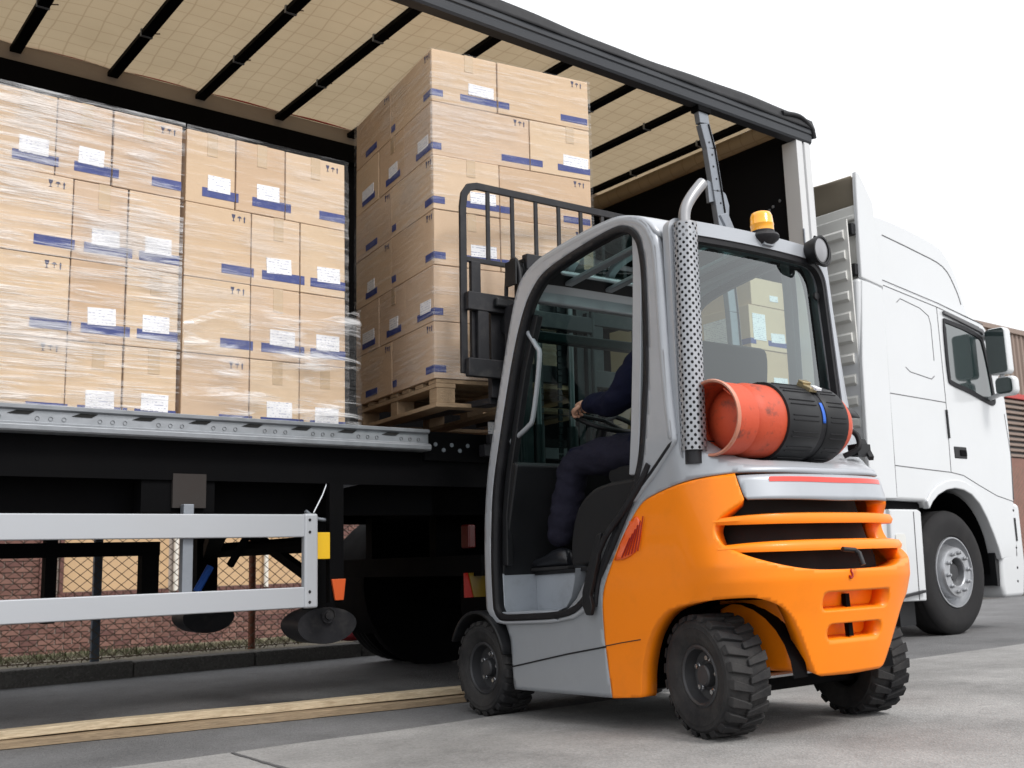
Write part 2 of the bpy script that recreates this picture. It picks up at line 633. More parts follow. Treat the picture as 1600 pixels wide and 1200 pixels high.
    def grid(s, fn, us, vs_, cu=False):
        nu, nv = len(us), len(vs_)
        vs = [fn(a, b) for a in us for b in vs_]
        fs = []
        for i in range(nu if cu else nu - 1):
            for j in range(nv - 1):
                i2 = (i + 1) % nu
                fs.append((i * nv + j, i2 * nv + j, i2 * nv + j + 1, i * nv + j + 1))
        return s.add(vs, fs)

    def mesh(s, name, smooth=None, off=None):
        me = bpy.data.meshes.new(name)
        vs = s.v if off is None else [(a - off.x, b - off.y, c - off.z) for a, b, c in s.v]
        me.from_pydata(vs, [], s.f)
        bm = bmesh.new()
        bm.from_mesh(me)
        bmesh.ops.recalc_face_normals(bm, faces=bm.faces)
        bm.to_mesh(me)
        bm.free()
        if smooth is not None:
            me.polygons.foreach_set('use_smooth', [True] * len(me.polygons))
            me.set_sharp_from_angle(angle=rad(smooth))
        me.update()
        return me

    def build(s, name, mat, parent=None, smooth=None, bevel=0, seg=2, world=False, solid=0, offset=-1):
        off = world_off(parent) if (world and parent) else None
        me = s.mesh(name, smooth, off)
        o = bpy.data.objects.new(name, me)
        C.objects.link(o)
        me.materials.append(M[mat] if isinstance(mat, str) else mat)
        if parent:
            o.parent = parent
        if solid:
            md = o.modifiers.new('solid', 'SOLIDIFY')
            md.thickness = solid
            md.offset = offset
        if bevel:
            md = o.modifiers.new('bevel', 'BEVEL')
            md.width = bevel
            md.segments = seg
            md.limit_method = 'ANGLE'
            md.angle_limit = rad(35)
            if smooth is None:
                me.polygons.foreach_set('use_smooth', [True] * len(me.polygons))
            md.harden_normals = True
        return o


def tag(o, label, cat=None, group=None, kind=None):
    if label:
        o['label'] = label
    if cat:
        o['category'] = cat
    if group:
        o['group'] = group
    if kind:
        o['kind'] = kind
    return o


def thing(name, label, cat, loc=(0, 0, 0), group=None):
    o = bpy.data.objects.new(name, None)
    o.empty_display_size = .2
    C.objects.link(o)
    o.location = loc
    return tag(o, label, cat, group)


def struct(o):
    o['kind'] = 'structure'
    return o


def smoothpath(pts, k=6, closed=False):
    """Catmull-Rom through pts"""
    P = [Vector(p) for p in pts]
    n = len(P)
    out = []
    rng = range(n if closed else n - 1)
    for i in rng:
        p0 = P[(i - 1) % n] if (closed or i > 0) else P[i]
        p1, p2 = P[i], P[(i + 1) % n]
        p3 = P[(i + 2) % n] if (closed or i < n - 2) else p2
        for j in range(k):
            t = j / k
            out.append(.5 * ((2 * p1) + (p2 - p0) * t + (2 * p0 - 5 * p1 + 4 * p2 - p3) * t * t + (3 * p1 - p0 - 3 * p2 + p3) * t ** 3))
    if not closed:
        out.append(P[-1])
    return out


def sdpoly(P, X, Y):
    """signed distance of points to polygon (negative inside), numpy"""
    P = np.asarray(P, float)
    d = np.full(X.shape, 1e9)
    inside = np.zeros(X.shape, bool)
    n = len(P)
    for i in range(n):
        a, b = P[i], P[(i + 1) % n]
        ex, ey = b - a
        wx, wy = X - a[0], Y - a[1]
        t = np.clip((wx * ex + wy * ey) / max(ex * ex + ey * ey, 1e-12), 0, 1)
        d = np.minimum(d, np.hypot(wx - ex * t, wy - ey * t))
        c = ((a[1] <= Y) & (b[1] > Y)) | ((b[1] <= Y) & (a[1] > Y))
        with np.errstate(divide='ignore', invalid='ignore'):
            xi = a[0] + (Y - a[1]) * ex / (ey if ey else 1e-12)
        inside ^= c & (X < xi)
    return np.where(inside, -d, d)


def panel(outer, holes, step, surf, march=False):
    """mesh of the region inside polygon outer minus holes, laid on surf(a, b); boundary vertices snapped to the outlines"""
    O = np.asarray(outer, float)
    lo, hi = O.min(0) - step, O.max(0) + step
    nx, ny = int((hi[0] - lo[0]) / step) + 2, int((hi[1] - lo[1]) / step) + 2
    xs, ys = lo[0] + np.arange(nx) * step, lo[1] + np.arange(ny) * step
    X, Y = np.meshgrid(xs, ys, indexing='ij')

    def f(X, Y):
        d = sdpoly(outer, X, Y)
        for h in holes:
            d = np.maximum(d, -sdpoly(h, X, Y))
        return d
    e = step * .05
    for it in range(3):
        D = f(X, Y)
        near = np.abs(D) < step * ((.40 if march else .72) if it == 0 else .3)
        if it == 0:
            sel = near
        gx = (f(X + e, Y) - f(X - e, Y)) / (2 * e)
        gy = (f(X, Y + e) - f(X, Y - e)) / (2 * e)
        g = np.maximum(np.hypot(gx, gy), .3)
        X = np.where(sel, X - gx / g * D * .95, X)
        Y = np.where(sel, Y - gy / g * D * .95, Y)
    D = f(X, Y)
    idx = {}
    vs, fs = [], []

    def vid(k, x, y):
        if k not in idx:
            idx[k] = len(vs)
            vs.append(tuple(surf(float(x), float(y))))
        return idx[k]
    if march:
        D = np.where(np.abs(D) < step * .06, -1e-9, D)
        for i in range(nx - 1):
            for j in range(ny - 1):
                q = [(i, j), (i + 1, j), (i + 1, j + 1), (i, j + 1)]
                dd = [D[p] for p in q]
                if min(dd) >= 0:
                    continue
                k = []
                for a in range(4):
                    p, r = q[a], q[(a + 1) % 4]
                    if D[p] < 0:
                        k.append(vid(p, X[p], Y[p]))
                    if (D[p] < 0) != (D[r] < 0) and min(abs(D[p]), abs(D[r])) > 1e-8:
                        t = D[p] / (D[p] - D[r])
                        k.append(vid((p, r) if p < r else (r, p), X[p] + (X[r] - X[p]) * t, Y[p] + (Y[r] - Y[p]) * t))
                if len(k) >= 3:
                    fs.append(tuple(k))
    else:
        ok = D < step * .12
        cx = (X[:-1, :-1] + X[1:, :-1] + X[1:, 1:] + X[:-1, 1:]) / 4
        cy = (Y[:-1, :-1] + Y[1:, :-1] + Y[1:, 1:] + Y[:-1, 1:]) / 4
        okc = f(cx, cy) < 0
        for i in range(nx - 1):
            for j in range(ny - 1):
                if okc[i, j]:
                    k = [p for p in ((i, j), (i + 1, j), (i + 1, j + 1), (i, j + 1)) if ok[p]]
                    if len(k) >= 3:
                        fs.append(tuple(vid(p, X[p], Y[p]) for p in k))
    b = MB()
    b.v, b.f = vs, fs
    return b


def rrect(x0, y0, x1, y1, r, n=5):
    out = []
    for cx, cy, a0 in ((x1 - r, y1 - r, 0), (x0 + r, y1 - r, 90), (x0 + r, y0 + r, 180), (x1 - r, y0 + r, 270)):
        for i in range(n + 1):
            a = rad(a0 + 90 * i / n)
            out.append((cx + r * math.cos(a), cy + r * math.sin(a)))
    return out

# ------------------------------------------------------------------ ground


def VZ(y):
    return .05 if y < 8.3 else (.05 - .42 * min(1, (y - 8.3) / 6.5))


FG = -.05                                   # level of the road under the trailer


def apron_z(y):
    if y < 2.75:
        return 0.
    if y > 4.0:
        return -.036
    t = (y - 2.75) / 1.25
    return -.036 * (t * t * (3 - 2 * t))


g = MB().b2((-400, -400, -.80), (600, 600, -.48)).build('ground', 'asphalt')
struct(g)
b = MB()
xs = [-300, -60, -30, -12, -6] + [-3 + i * .25 for i in range(60)] + [14, 20, 30, 60, 120, 300]
ys = [-300, -60, -20, -6, -2, 0, 1, 2, 2.4, 2.75] + [2.75 + i * .125 for i in range(1, 10)] + [4.0, 4.06]


def edge_y(x):
    return 4.16 - .038 * x + .012 * math.sin(x * 2.1) + .008 * math.sin(x * 6.3 + 1)


def apf(x, y):
    if y > 3.9:
        ey = edge_y(max(-4, min(10, x)))
        return (x, ey - (4.06 - y), apron_z(y))
    return (x, y, apron_z(y))


b.grid(apf, xs, ys)
b.grid(lambda x, k: (x, edge_y(max(-4, min(10, x))) + .0 + k * .012, apron_z(4.1) - k * .03), xs, [0, 1])
ap = struct(b.build('concrete_apron', 'concrete', smooth=40))
road = struct(MB().b2((-200, 3.7, -.30), (300, 7.62, FG)).build('road', 'asphalt'))
b = MB()
cr = [(1.755, 4.07), (1.75, 3.98), (1.755, 3.90), (1.745, 3.78), (1.735, 3.66), (1.72, 3.5), (1.69, 3.2), (1.68, 2.9)]
for (x0, y0), (x1, y1) in zip(cr, cr[1:]):
    for s in range(4):
        t0, t1 = s / 4, (s + 1) / 4
        j0 = .012 * math.sin(31 * (x0 + t0 * (x1 - x0)))
        j1 = .012 * math.sin(31 * (x0 + t1 * (x1 - x0)))
        p = (x0 + (x1 - x0) * t0 + j0, y0 + (y1 - y0) * t0)
        q = (x0 + (x1 - x0) * t1 + j1, y0 + (y1 - y0) * t1)
        w = .007 + .004 * random.random()
        b.add([(p[0] - w, p[1], apron_z(p[1]) + .003), (p[0] + w, p[1], apron_z(p[1]) + .003), (q[0] + w, q[1], apron_z(q[1]) + .003), (q[0] - w, q[1], apron_z(q[1]) + .003)], [(0, 1, 2, 3)])
b.build('crack', 'seam', ap)
verge = struct(MB().grid(lambda x, y: (x, y, VZ(y) + (.015 * mnoise.noise(Vector((x * 1.3, y * 1.3, 0))) if 7.8 < y < 15 else 0)), [-200, -20, -6] + [-3 + .4 * i for i in range(50)] + [18, 30, 300], [7.70, 7.76] + [7.9 + .35 * i for i in range(21)] + [15.2, 16, 90]).build('verge', 'verge_soil', smooth=60))
kerb = bpy.data.objects.new('kerb', None)
C.objects.link(kerb)
kerb.location = (0, 7.6, FG)
struct(kerb)
for i in range(26):
    x = -3 + i * .92
    MB().b2((x + .004, 7.60 + .006 * math.sin(i * 2.3), -.2), (x + .914, 7.765, .062 + .006 * math.sin(i * 1.7))).build('kerb_stone', 'kerbstone', kerb, bevel=.012, world=True)

# ------------------------------------------------------------------ trailer
Y0 = 4.7
tr = thing('semi_trailer', 'long curtain-sided trailer with its side open and beige roof sheet, loaded with cartons', 'trailer', (0, Y0 + 1.25, FG))


def T(b, name, mat, parent=None, **k):
    return b.build(name, mat, parent or tr, world=True, **k)


T(MB().b2((-6.6, 4.79, 1.25), (6.72, 7.18, 1.345)), 'deck', 'deckboard')
# side rail with lashing slots
prof = [(4.70, 1.285), (4.692, 1.292), (4.69, 1.312), (4.70, 1.322), (4.722, 1.327), (4.722, 1.378), (4.706, 1.384), (4.704, 1.402), (4.79, 1.402), (4.79, 1.285)]
b = MB().prism(prof, lambda y, z, x: (x, y, z), -6.6, 3.13)
rail = T(b, 'side_rail', 'galvanised', bevel=.002)
for i in range(-8, 14):
    x = 1.10 + i * .262 - .1
    if x < 3.05:
        MB().prism([(x, 1.362), (x + .035, 1.376), (x + .11, 1.376), (x + .085, 1.360), (x + .03, 1.360)], lambda a, z, y: (a, y, z), 4.7185, 4.7235).build('lashing_slot', 'black_hole', rail, world=True)
        for j in range(3):
            MB().lathe([(0, -.001), (.009, -.001), (.009, .003)], (x + .12 + j * .055, 4.7215, 1.345), (0, -1, 0), 10).build('rail_hole', 'black_hole', rail, world=True)
# bare frame where the rail section is taken out
T(MB().b2((3.13, 4.76, 1.24), (6.7, 4.80, 1.40)), 'frame_edge', 'chassis')
b = MB().b2((3.50, 4.70, 1.27), (4.2, 4.76, 1.34)).b2((3.54, 4.70, 1.34), (3.60, 4.745, 1.40))
T(b, 'curtain_buckle_plate', 'dark_steel', bevel=.006)
T(MB().b2((3.56, 4.742, 1.405), (3.66, 4.748, 1.475)), 'deck_sticker', 'label_paper')
for i in range(5):
    T(MB().lathe([(0, 0), (.012, 0), (.012, -.012)], (3.2 + i * .055, 4.755, 1.33 - .03 * (i % 2)), (0, -1, 0), 8), 'bolt', 'post_grey')
# chassis
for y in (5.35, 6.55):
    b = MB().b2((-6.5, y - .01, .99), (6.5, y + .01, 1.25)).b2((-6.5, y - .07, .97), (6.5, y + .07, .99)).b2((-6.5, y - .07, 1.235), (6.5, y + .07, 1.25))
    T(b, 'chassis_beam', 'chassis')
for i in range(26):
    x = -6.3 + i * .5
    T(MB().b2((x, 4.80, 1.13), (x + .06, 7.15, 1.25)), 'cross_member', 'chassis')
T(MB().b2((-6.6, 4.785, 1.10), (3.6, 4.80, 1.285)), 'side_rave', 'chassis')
T(MB().b2((-6.6, 4.95, .95), (3.3, 4.97, 1.2)), 'underdeck_black_sheet', 'chassis')  # near-black sheet added to keep the space below the deck in the dark
# spare wheel / pallet carrier frame seen between the guard rails
b = MB().b2((-1.5, 5.58, .765), (1.97, 5.64, .838)).b2((1.395, 5.575, .44), (1.45, 5.645, .96)).b2((1.875, 5.575, .56), (1.965, 5.645, .77)).b2((-.2, 5.575, .44), (-.14, 5.645, .96))
b.beam((1.46, 5.60, .92), (2.2, 5.60, .97), .05, .05)
T(b, 'carrier_frame', 'chassis')
# side guard
sg = T(MB().b2((-6.5, 4.70, .826), (2.437, 4.728, .938)).b2((-6.5, 4.70, .484), (2.43, 4.728, .584)), 'side_guard_rail', 'alu', bevel=.006, seg=3)
MB().b2((2.372, 4.692, .480), (2.447, 4.735, .942)).build('end_post', 'alu', sg, bevel=.012, seg=3, world=True)
for z in (.51, .56, .85, .91):
    MB().lathe([(0, .004), (.006, .004), (.008, 0)], (2.40, 4.692, z), (0, -1, 0), 8).build('rivet', 'dark_steel', sg, world=True)
for x in (1.775, -.6):
    MB().b2((x, 4.73, .49), (x + .05, 4.775, .985)).build('guard_bracket', 'post_grey', sg, bevel=.004, world=True)
T(MB().b2((1.74, 4.78, .97), (1.90, 4.80, 1.13)), 'bracket_plate', 'plate_brown')
T(MB().b2((1.60, 4.80, .95), (1.95, 4.9, 1.25)), 'bracket_box', 'chassis')
# landing legs with rocking feet
for y in (5.02, 6.6):
    lg = T(MB().b2((2.55, y - .06, .45), (2.69, y + .06, 1.27)), 'landing_leg', 'chassis', bevel=.008)
    b = MB().grid(lambda a, h: (2.62 + .17 * math.cos(a), y + h * (1 - .12 * abs(math.sin(a))), .385 + (.10 if math.sin(a) < 0 else .085) * math.sin(a)), [2 * math.pi * i / 28 for i in range(28)], [-.10, -.09, .09, .10], cu=True)
    b.f.append(tuple(i * 4 for i in range(28)))
    b.f.append(tuple(i * 4 + 3 for i in range(27, -1, -1)))
    ft = MB()
    ft.v, ft.f = b.v, b.f
    fo = ft.build('foot', 'dark_steel', lg, smooth=40, world=True)
    MB().lathe([(0, .012), (.02, .012), (.022, .0), (.036, 0), (.036, .006), (.04, .006)], (2.62, y - .105, .43), (0, -1, 0), 18).build('pivot_pin', 'dark_steel', fo, smooth=40, world=True)
b = MB().tube([(2.62, 5.02, .80), (2.62, 6.6, .80)], .045, 10)
b.beam((2.62, 5.1, .62), (2.62, 6.5, 1.1), .05, .05)
T(b, 'leg_cross_shaft', 'chassis')
T(MB().beam((2.3, 5.6, .9), (2.62, 6.5, .8), .09, .09).beam((2.33, 5.5, .70), (2.43, 5.3, 1.0), .03, .03), 'leg_brace', 'chassis')
T(MB().tube([(2.30, 5.9, .56), (2.38, 5.9, .70)], .022, 10), 'blue_strut', 'strap_blue')
T(MB().tube(smoothpath([(2.43, 4.80, .96), (2.50, 4.8, .92), (2.60, 4.8, .93), (2.66, 4.85, 1.05)], 6), .010, 8), 'air_hose', 'post_grey', smooth=60)
T(MB().tube([(2.47, 4.79, .95), (2.52, 4.79, 1.04), (2.545, 4.79, 1.10)], .006, 8), 'crank_lever', 'rod')
T(MB().beam((2.62, 4.80, 1.09), (2.76, 4.80, 1.12), .02, .03), 'hose_bracket', 'dark_steel')
T(MB().b2((2.452, 4.735, .717), (2.535, 4.742, .85)), 'warning_plate', 'yellow', bevel=.003)
T(MB().prism([(2.545, .616), (2.625, .616), (2.612, .51), (2.565, .51)], lambda x, z, y: (x, y, z), 4.735, 4.75), 'side_reflector', 'reflector_orange', bevel=.003)
T(MB().b2((2.54, 4.75, .50), (2.62, 4.79, 1.1)), 'reflector_bracket', 'chassis')
# roof: near curtain beam, far rail, rafters, sheet
prof = [(4.70, 3.925), (4.688, 3.94), (4.684, 3.985), (4.692, 3.992), (4.692, 4.002), (4.682, 4.008), (4.680, 4.06), (4.688, 4.085), (4.71, 4.10), (4.82, 4.115), (4.82, 4.02), (4.79, 4.0), (4.79, 3.95), (4.775, 3.925)]
T(MB().prism(prof, lambda y, z, x: (x, y, z), -6.6, 6.86), 'curtain_beam', 'beam_grey', smooth=30)
b = MB().grid(lambda x, t: (x, 4.672 + .02 * t + .003 * math.sin(x * 9), 4.045 + .07 * t + .012 * math.sin(x * 2.3) * t), [-6.6 + i * .1 for i in range(136)], [0, .35, .7, 1, 1.3])
T(b, 'roof_hem', 'seal', smooth=50, solid=.004)
T(MB().tube(smoothpath([(6.5, 4.69, 4.10), (6.72, 4.69, 4.125), (6.86, 4.685, 4.06), (6.9, 4.69, 3.98)], 5), .022, 8), 'hem_end', 'seal', smooth=50)
T(MB().b2((-6.6, 7.06, 4.055), (6.72, 7.16, 4.19)), 'far_roof_rail', 'rail_shaded_alu', bevel=.004)
T(MB().b2((-6.6, 7.05, 4.192), (6.72, 7.06, 4.205)), 'red_seam_line', 'reflector_red')
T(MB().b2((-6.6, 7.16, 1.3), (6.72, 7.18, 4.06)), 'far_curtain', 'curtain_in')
T(MB().b2((-6.6, 7.02, 3.9), (6.72, 7.10, 4.05)), 'far_lower_rail', 'chassis')
for i in range(21):
    x = 6.51 - i * .635
    if x < -4:
        break
    r = T(MB().b2((x - .036, 4.80, 4.125), (x + .036, 7.10, 4.16)).b2((x - .008, 4.80, 4.16), (x + .008, 7.10, 4.18)), 'rafter', 'chassis', bevel=.003)
    for y in (5.55, 6.35):
        MB().b2((x - .039, y, 4.121), (x + .039, y + .018, 4.17)).build('rafter_clip', 'post_grey', r, world=True)
        MB().tube([(x + .026, y, 4.15), (x + .09, y + .015, 4.175)], .004, 6).build('roof_tie', 'deckboard', r, world=True)
b = MB()


def roofz(x, y):
    k = ((x - 6.51) / .635) % 1
    return 4.185 + .012 * math.sin(math.pi * k) + .006 * math.sin(y * 5 + x)


b.grid(lambda x, y: (x, y, roofz(x, y)), [6.74 - i * .0635 for i in range(170)], [4.85 + i * .0945 for i in range(25)])
T(b, 'roof_sheet', 'roof_tarp', smooth=60)
T(MB().tube([(6.62, 4.8, 4.06), (6.62, 7.1, 4.06)], .07, 14), 'roof_sheet_fold', 'roof_tarp', smooth=60)
# front wall and corner post
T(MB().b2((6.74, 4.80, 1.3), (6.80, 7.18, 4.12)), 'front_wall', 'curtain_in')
b = MB()
for y, z in ((4.95, 3.5), (5.02, 3.47), (5.06, 3.45), (5.5, 3.3), (5.42, 3.36), (5.0, 3.15), (5.9, 3.1), (5.2, 2.9)):
    b.lathe([(0, .008), (.012, .006), (.014, 0)], (6.74, y, z), (-1, 0, 0), 8)
T(b, 'wall_rivets', 'post_grey')
prof = [(6.67, 4.70), (6.745, 4.70), (6.75, 4.715), (6.765, 4.715), (6.77, 4.695), (6.83, 4.695), (6.865, 4.71), (6.865, 4.84), (6.67, 4.84)]
T(MB().prism(prof, lambda x, y, z: (x, y, z), 1.25, 3.925), 'corner_post', 'white_alu', bevel=.003)
T(MB().b2((6.66, 4.688, 2.98), (6.672, 4.70, 3.18)).b2((6.66, 4.688, 2.97), (6.70, 4.70, 2.985)), 'post_hinge_bar', 'post_grey')
# sliding centre post, top swung out
pp = [(5.585, 3.92), (5.60, 3.80), (5.655, 3.62), (5.70, 3.30), (5.75, 2.95), (5.79, 2.4), (5.82, 1.42)]
b = MB()
for (x0, z0), (x1, z1) in zip(pp, pp[1:]):
    b.beam((x0, 4.74, z0), (x1, 4.74, z1), .05, .105, up=(1, 0, 0))
cp = T(b, 'centre_post', 'post_grey', bevel=.006)
b = MB()
for (x0, z0), (x1, z1) in zip(pp[1:], pp[2:]):
    b.beam((x0 + .032, 4.712, z0), (x1 + .032, 4.712, z1), .006, .012, up=(1, 0, 0))
b.build('post_groove', 'chassis', cp, world=True)
b = MB().prism([(5.60, 3.37), (5.66, 3.36), (5.67, 3.22), (5.61, 3.20)], lambda x, z, y: (x, y, z), 4.73, 4.76)
b.prism([(5.74, 3.33), (5.80, 3.30), (5.83, 3.22), (5.82, 3.14), (5.76, 3.16)], lambda x, z, y: (x, y, z), 4.73, 4.76)
b.build('slat_pocket', 'post_grey', cp, bevel=.004, world=True)
MB().b2((5.52, 4.70, 3.88), (5.66, 4.78, 3.925)).build('post_roller', 'chassis', cp, bevel=.006, world=True)
b = MB()
for i in range(9):
    b.lathe([(0, .004), (.007, .003), (.008, 0)], (5.63 + .015 * i + .01 * (i % 2), 4.714, 3.66 - .09 * i), (0, -1, 0), 8)
b.build('post_rivets', 'dark_steel', cp, world=True)

# ------------------------------------------------------------------ cartons
_cm = {}
ROWN = {0: 'top', 1: 'second', 2: 'third', 3: 'fourth', 4: 'fifth', 5: 'bottom'}


def plate(name, face, t0, t1, z0, z1, dims, mat, parent, proud=.0015):
    a, d, h = dims
    if face == 'front':
        lo = (-a / 2 + t0 * a, -d / 2 - proud, z0 * h)
        hi = (-a / 2 + t1 * a, -d / 2 + .001, z1 * h)
    else:                                    # left side; t runs from the back to the front edge
        lo = (-a / 2 - proud, d / 2 - t1 * d, z0 * h)
        hi = (-a / 2 + .001, d / 2 - t0 * d, z1 * h)
    m = MB().b2(lo, hi)
    if name == 'shipping_label':             # stuck on by hand: a little crooked
        c = (Vector(lo) + Vector(hi)) / 2
        R = Matrix.Rotation(random.gauss(0, .022), 3, 'Y' if face == 'front' else 'X')
        jx = Vector((random.gauss(0, .006), 0, random.gauss(0, .004))) if face == 'front' else Vector((0, random.gauss(0, .006), random.gauss(0, .004)))
        m.v = [tuple(c + R @ (Vector(p) - c) + jx) for p in m.v]
    return m.build(name, mat, parent)


def symbols(face, t, dims, parent):
    """glass, umbrella and arrow marks"""
    a, d, h = dims
    b = MB()
    sz = .02

    def P(px, pz, q):
        z = .885 * h + pz * sz
        if face == 'front':
            return (-a / 2 + t * a + px * sz, -d / 2 - (.0015 if q else -.001), z)
        return (-a / 2 - (.0015 if q else -.001), d / 2 - t * d - px * sz, z)
    for poly in ([(-.5, 1), (.5, 1), (.35, .2), (.1, -.05), (.1, -.6), (.4, -.8), (-.4, -.8), (-.1, -.6), (-.1, -.05), (-.35, .2)],
                 [(1.0, .2), (1.25, .6), (1.6, .75), (1.95, .6), (2.2, .2), (1.68, .25), (1.68, -.6), (1.52, -.6), (1.52, .25)],
                 [(2.8, -.8), (2.8, .3), (2.65, .3), (2.95, .9), (3.25, .3), (3.1, .3), (3.1, -.8)]):
        b.prism(poly, lambda x, z, q: P(x, z, q), 0, 1)
    return b.build('handling_symbols', 'symbol_ink', parent)


def carton(label, loc, R, dims, prints, mat, group, jit=.002):
    a, d, h = dims
    key = (round(a, 4), round(d, 4), round(h, 4))
    if key not in _cm:
        _cm[key] = MB().b2((-a / 2 + .0015, -d / 2, .0012), (a / 2 - .0015, d / 2, h - .0012)).mesh('carton')
    me = _cm[key].copy()
    me.materials.clear()
    me.materials.append(M[mat])
    o = bpy.data.objects.new('carton', me)
    C.objects.link(o)
    rz = Matrix.Rotation(random.gauss(0, .0035), 3, 'Z')
    Rm = (R @ rz).to_4x4()
    j = R @ Vector((0, random.gauss(0, jit), 0))
    Rm.translation = Vector(loc) + j
    o.matrix_world = Rm
    me.polygons.foreach_set('use_smooth', [True] * len(me.polygons))
    md = o.modifiers.new('bevel', 'BEVEL')
    md.width = .005
    md.segments = 2
    md.harden_normals = True
    tag(o, label, 'carton', group)
    for p in prints:
        k, face = p[0], p[1]
        if k == 'band':
            plate('blue_band', face, p[2], p[3], .11, .235, dims, 'blue_print', o)
        elif k == 'label':
            plate('shipping_label', face, p[2], p[3], .215, .43, dims, 'label_paper', o, .0028)
        elif k == 'tall_label':
            plate('shipping_label', face, p[2], p[3], .20, .80, dims, 'label_paper', o, .0028)
        elif k == 'tape':
            plate('tape_strip', face, p[2], p[2] + .055 / (dims[0] if face == 'front' else dims[1]), .68, .998, dims, 'tape', o, .002)
        elif k == 'sym':
            symbols(face, p[2], dims, o)
    return o


I3 = Matrix.Identity(3)
HROW = .385
DECK = 1.347


def stack(name, bounds_top, bounds, yf, nrows, group, where, depth=.56):
    for row in range(nrows):
        bd = bounds_top if row == 0 else bounds
        z = DECK + (nrows - 1 - row) * HROW
        for c in range(3):
            x0, x1 = bd[c], bd[c + 1]
            if row == 0:
                pr = [('band', 'front', .33, .995), ('tape', 'front', .42)]
                pr += [('label', 'front', .42, .88)] if c < 2 else [('sym', 'front', .70)]
                if c == 2:
                    pr[0] = ('band', 'front', .56, .995)
            else:
                if c == 0:
                    pr = [('band', 'front', .55, .995), ('sym', 'front', .72)]
                else:
                    pr = [('band', 'front', .22, .995), ('label', 'front', .33, .84)]
                    if random.random() < .5:
                        pr.append(('tape', 'front', .45))
            if c > 0:
                pr.append(('band', 'front', .005, .055 if c == 1 else .09))
            col = ('left', 'middle', 'right')[c]
            rn = 'bottom' if row == nrows - 1 else ROWN[row]
            mk = 'white-labelled' if any(p[0] == 'label' for p in pr) else 'unlabelled'
            carton('%s carton in the %s row, %s column of %s' % (mk, rn, col, where), ((x0 + x1) / 2, yf + depth / 2, z), I3, (x1 - x0 - .003, depth, HROW), pr, random.choice(CM), group)


stack('a', (.90, 1.18, 1.435, 1.776), (.90, 1.266, 1.52, 1.776), 4.862, 4, 'cartons in the left wrapped stack', 'the film-wrapped stack at far left')
stack('b', (1.796, 2.06, 2.338, 2.70), (1.796, 2.15, 2.428, 2.70), 4.866, 4, 'cartons in the second wrapped stack', 'the stack beside the lifted load')
# stack by the front wall, seen through the rear window of the forklift
for row in range(4):
    z = 2.55 - .345 * row
    if row == 0:
        carton('top carton of the stack seen through the forklift rear window', (6.40, 5.16, z), I3, (.40, .56, .22), [('label', 'front', .55, .8)], CM[1], 'cartons by the front wall')
    else:
        carton('carton with tall white label, %s row of the stack behind the rear window' % ('second', 'third', 'bottom')[row - 1], (6.47, 5.16, z), I3, (.63, .56, .343), [('band', 'front', 0.0, .1), ('band', 'front', .33, .82), ('label', 'front', .39, .66), ('band', 'left', .4, 1)] + ([('tall_label', 'front', .06, .30), ('tall_label', 'left', .2, .7)] if row == 1 else []), CM[row % 6], 'cartons by the front wall')
for row in range(3):
    carton('plain carton, %s of the low stack behind the centre post' % ('top', 'middle', 'bottom')[row], (6.10, 5.78, DECK + (2 - row) * .385), I3, (.62, .5, .384), [('band', 'front', .5, .8)], CM[row], 'cartons behind the centre post')

# ---- load on the forks
LS = 1.06
LP = Vector((2.934 * LS, 4.36 * LS, CAM_H + .938 * LS))
la, lt = rad(9.94), rad(1.09)
_n = Vector((math.sin(la), math.cos(la), 0))
LR = Vector((math.cos(la), -math.sin(la), 0))
LD = _n * math.cos(lt) + Vector((0, 0, 1)) * math.sin(lt)
LU = LR.cross(LD)
RL = Matrix((LR, LD, LU)).transposed()
hl = .3022 * LS
for row in range(6):
    z = (5 - row) * hl
    A = row not in (1, 4)
    rn = ROWN[row]

    def put(x0, x1, y0, y1, pr, where):
        x0, x1, y0, y1 = x0 * LS, x1 * LS, y0 * LS, y1 * LS
        loc = LP + RL @ Vector(((x0 + x1) / 2, (y0 + y1) / 2, z))
        carton('carton in the %s row of the lifted load, %s' % (rn, where), loc, RL, (x1 - x0 - .003, y1 - y0 - .003, hl), pr, random.choice(CM), 'cartons of the lifted load', .003)
    if A:
        put(0, .4, 0, .6, [('band', 'front', .005, .17), ('band', 'front', .43, .995), ('label', 'front', .56, .95), ('band', 'left', .82, .998), ('tape', 'front', .5), ('band', 'left', .02, .12), ('sym', 'left', .86)], 'nearest the forklift on its left')
        put(0, .4, .6, 1.2, [('band', 'left', .30, .62), ('sym', 'left', .85)] + ([('label', 'left', .35, .55)] if row == 3 else []), 'deep inside on its left')
        put(.4, 1.0, 0, .4, [('band', 'front', .005, .12), ('band', 'front', .68, .98), ('sym', 'front', .82)], 'facing the mast on its right')
    else:
        put(0, .6, 0, .4, [('band', 'front', .005, .09), ('band', 'front', .70, .995), ('sym', 'front', .85), ('band', 'left', .45, .998), ('label', 'left', .55, .9)], 'nearest the forklift on its left')
        put(0, .6, .4, .8, [('band', 'left', .3, .85), ('label', 'left', .4, .72), ('tape', 'left', .5)], 'middle of its left side')
        put(0, .6, .8, 1.2, [('band', 'left', .3, .85), ('label', 'left', .3, .8)], 'deep inside on its left')
        put(.6, 1.0, 0, .6, [('band', 'front', .005, .2), ('band', 'front', .45, .995), ('label', 'front', .55, .97), ('tape', 'front', .6)], 'facing the mast on its right')

# ---- stretch film round the stacks


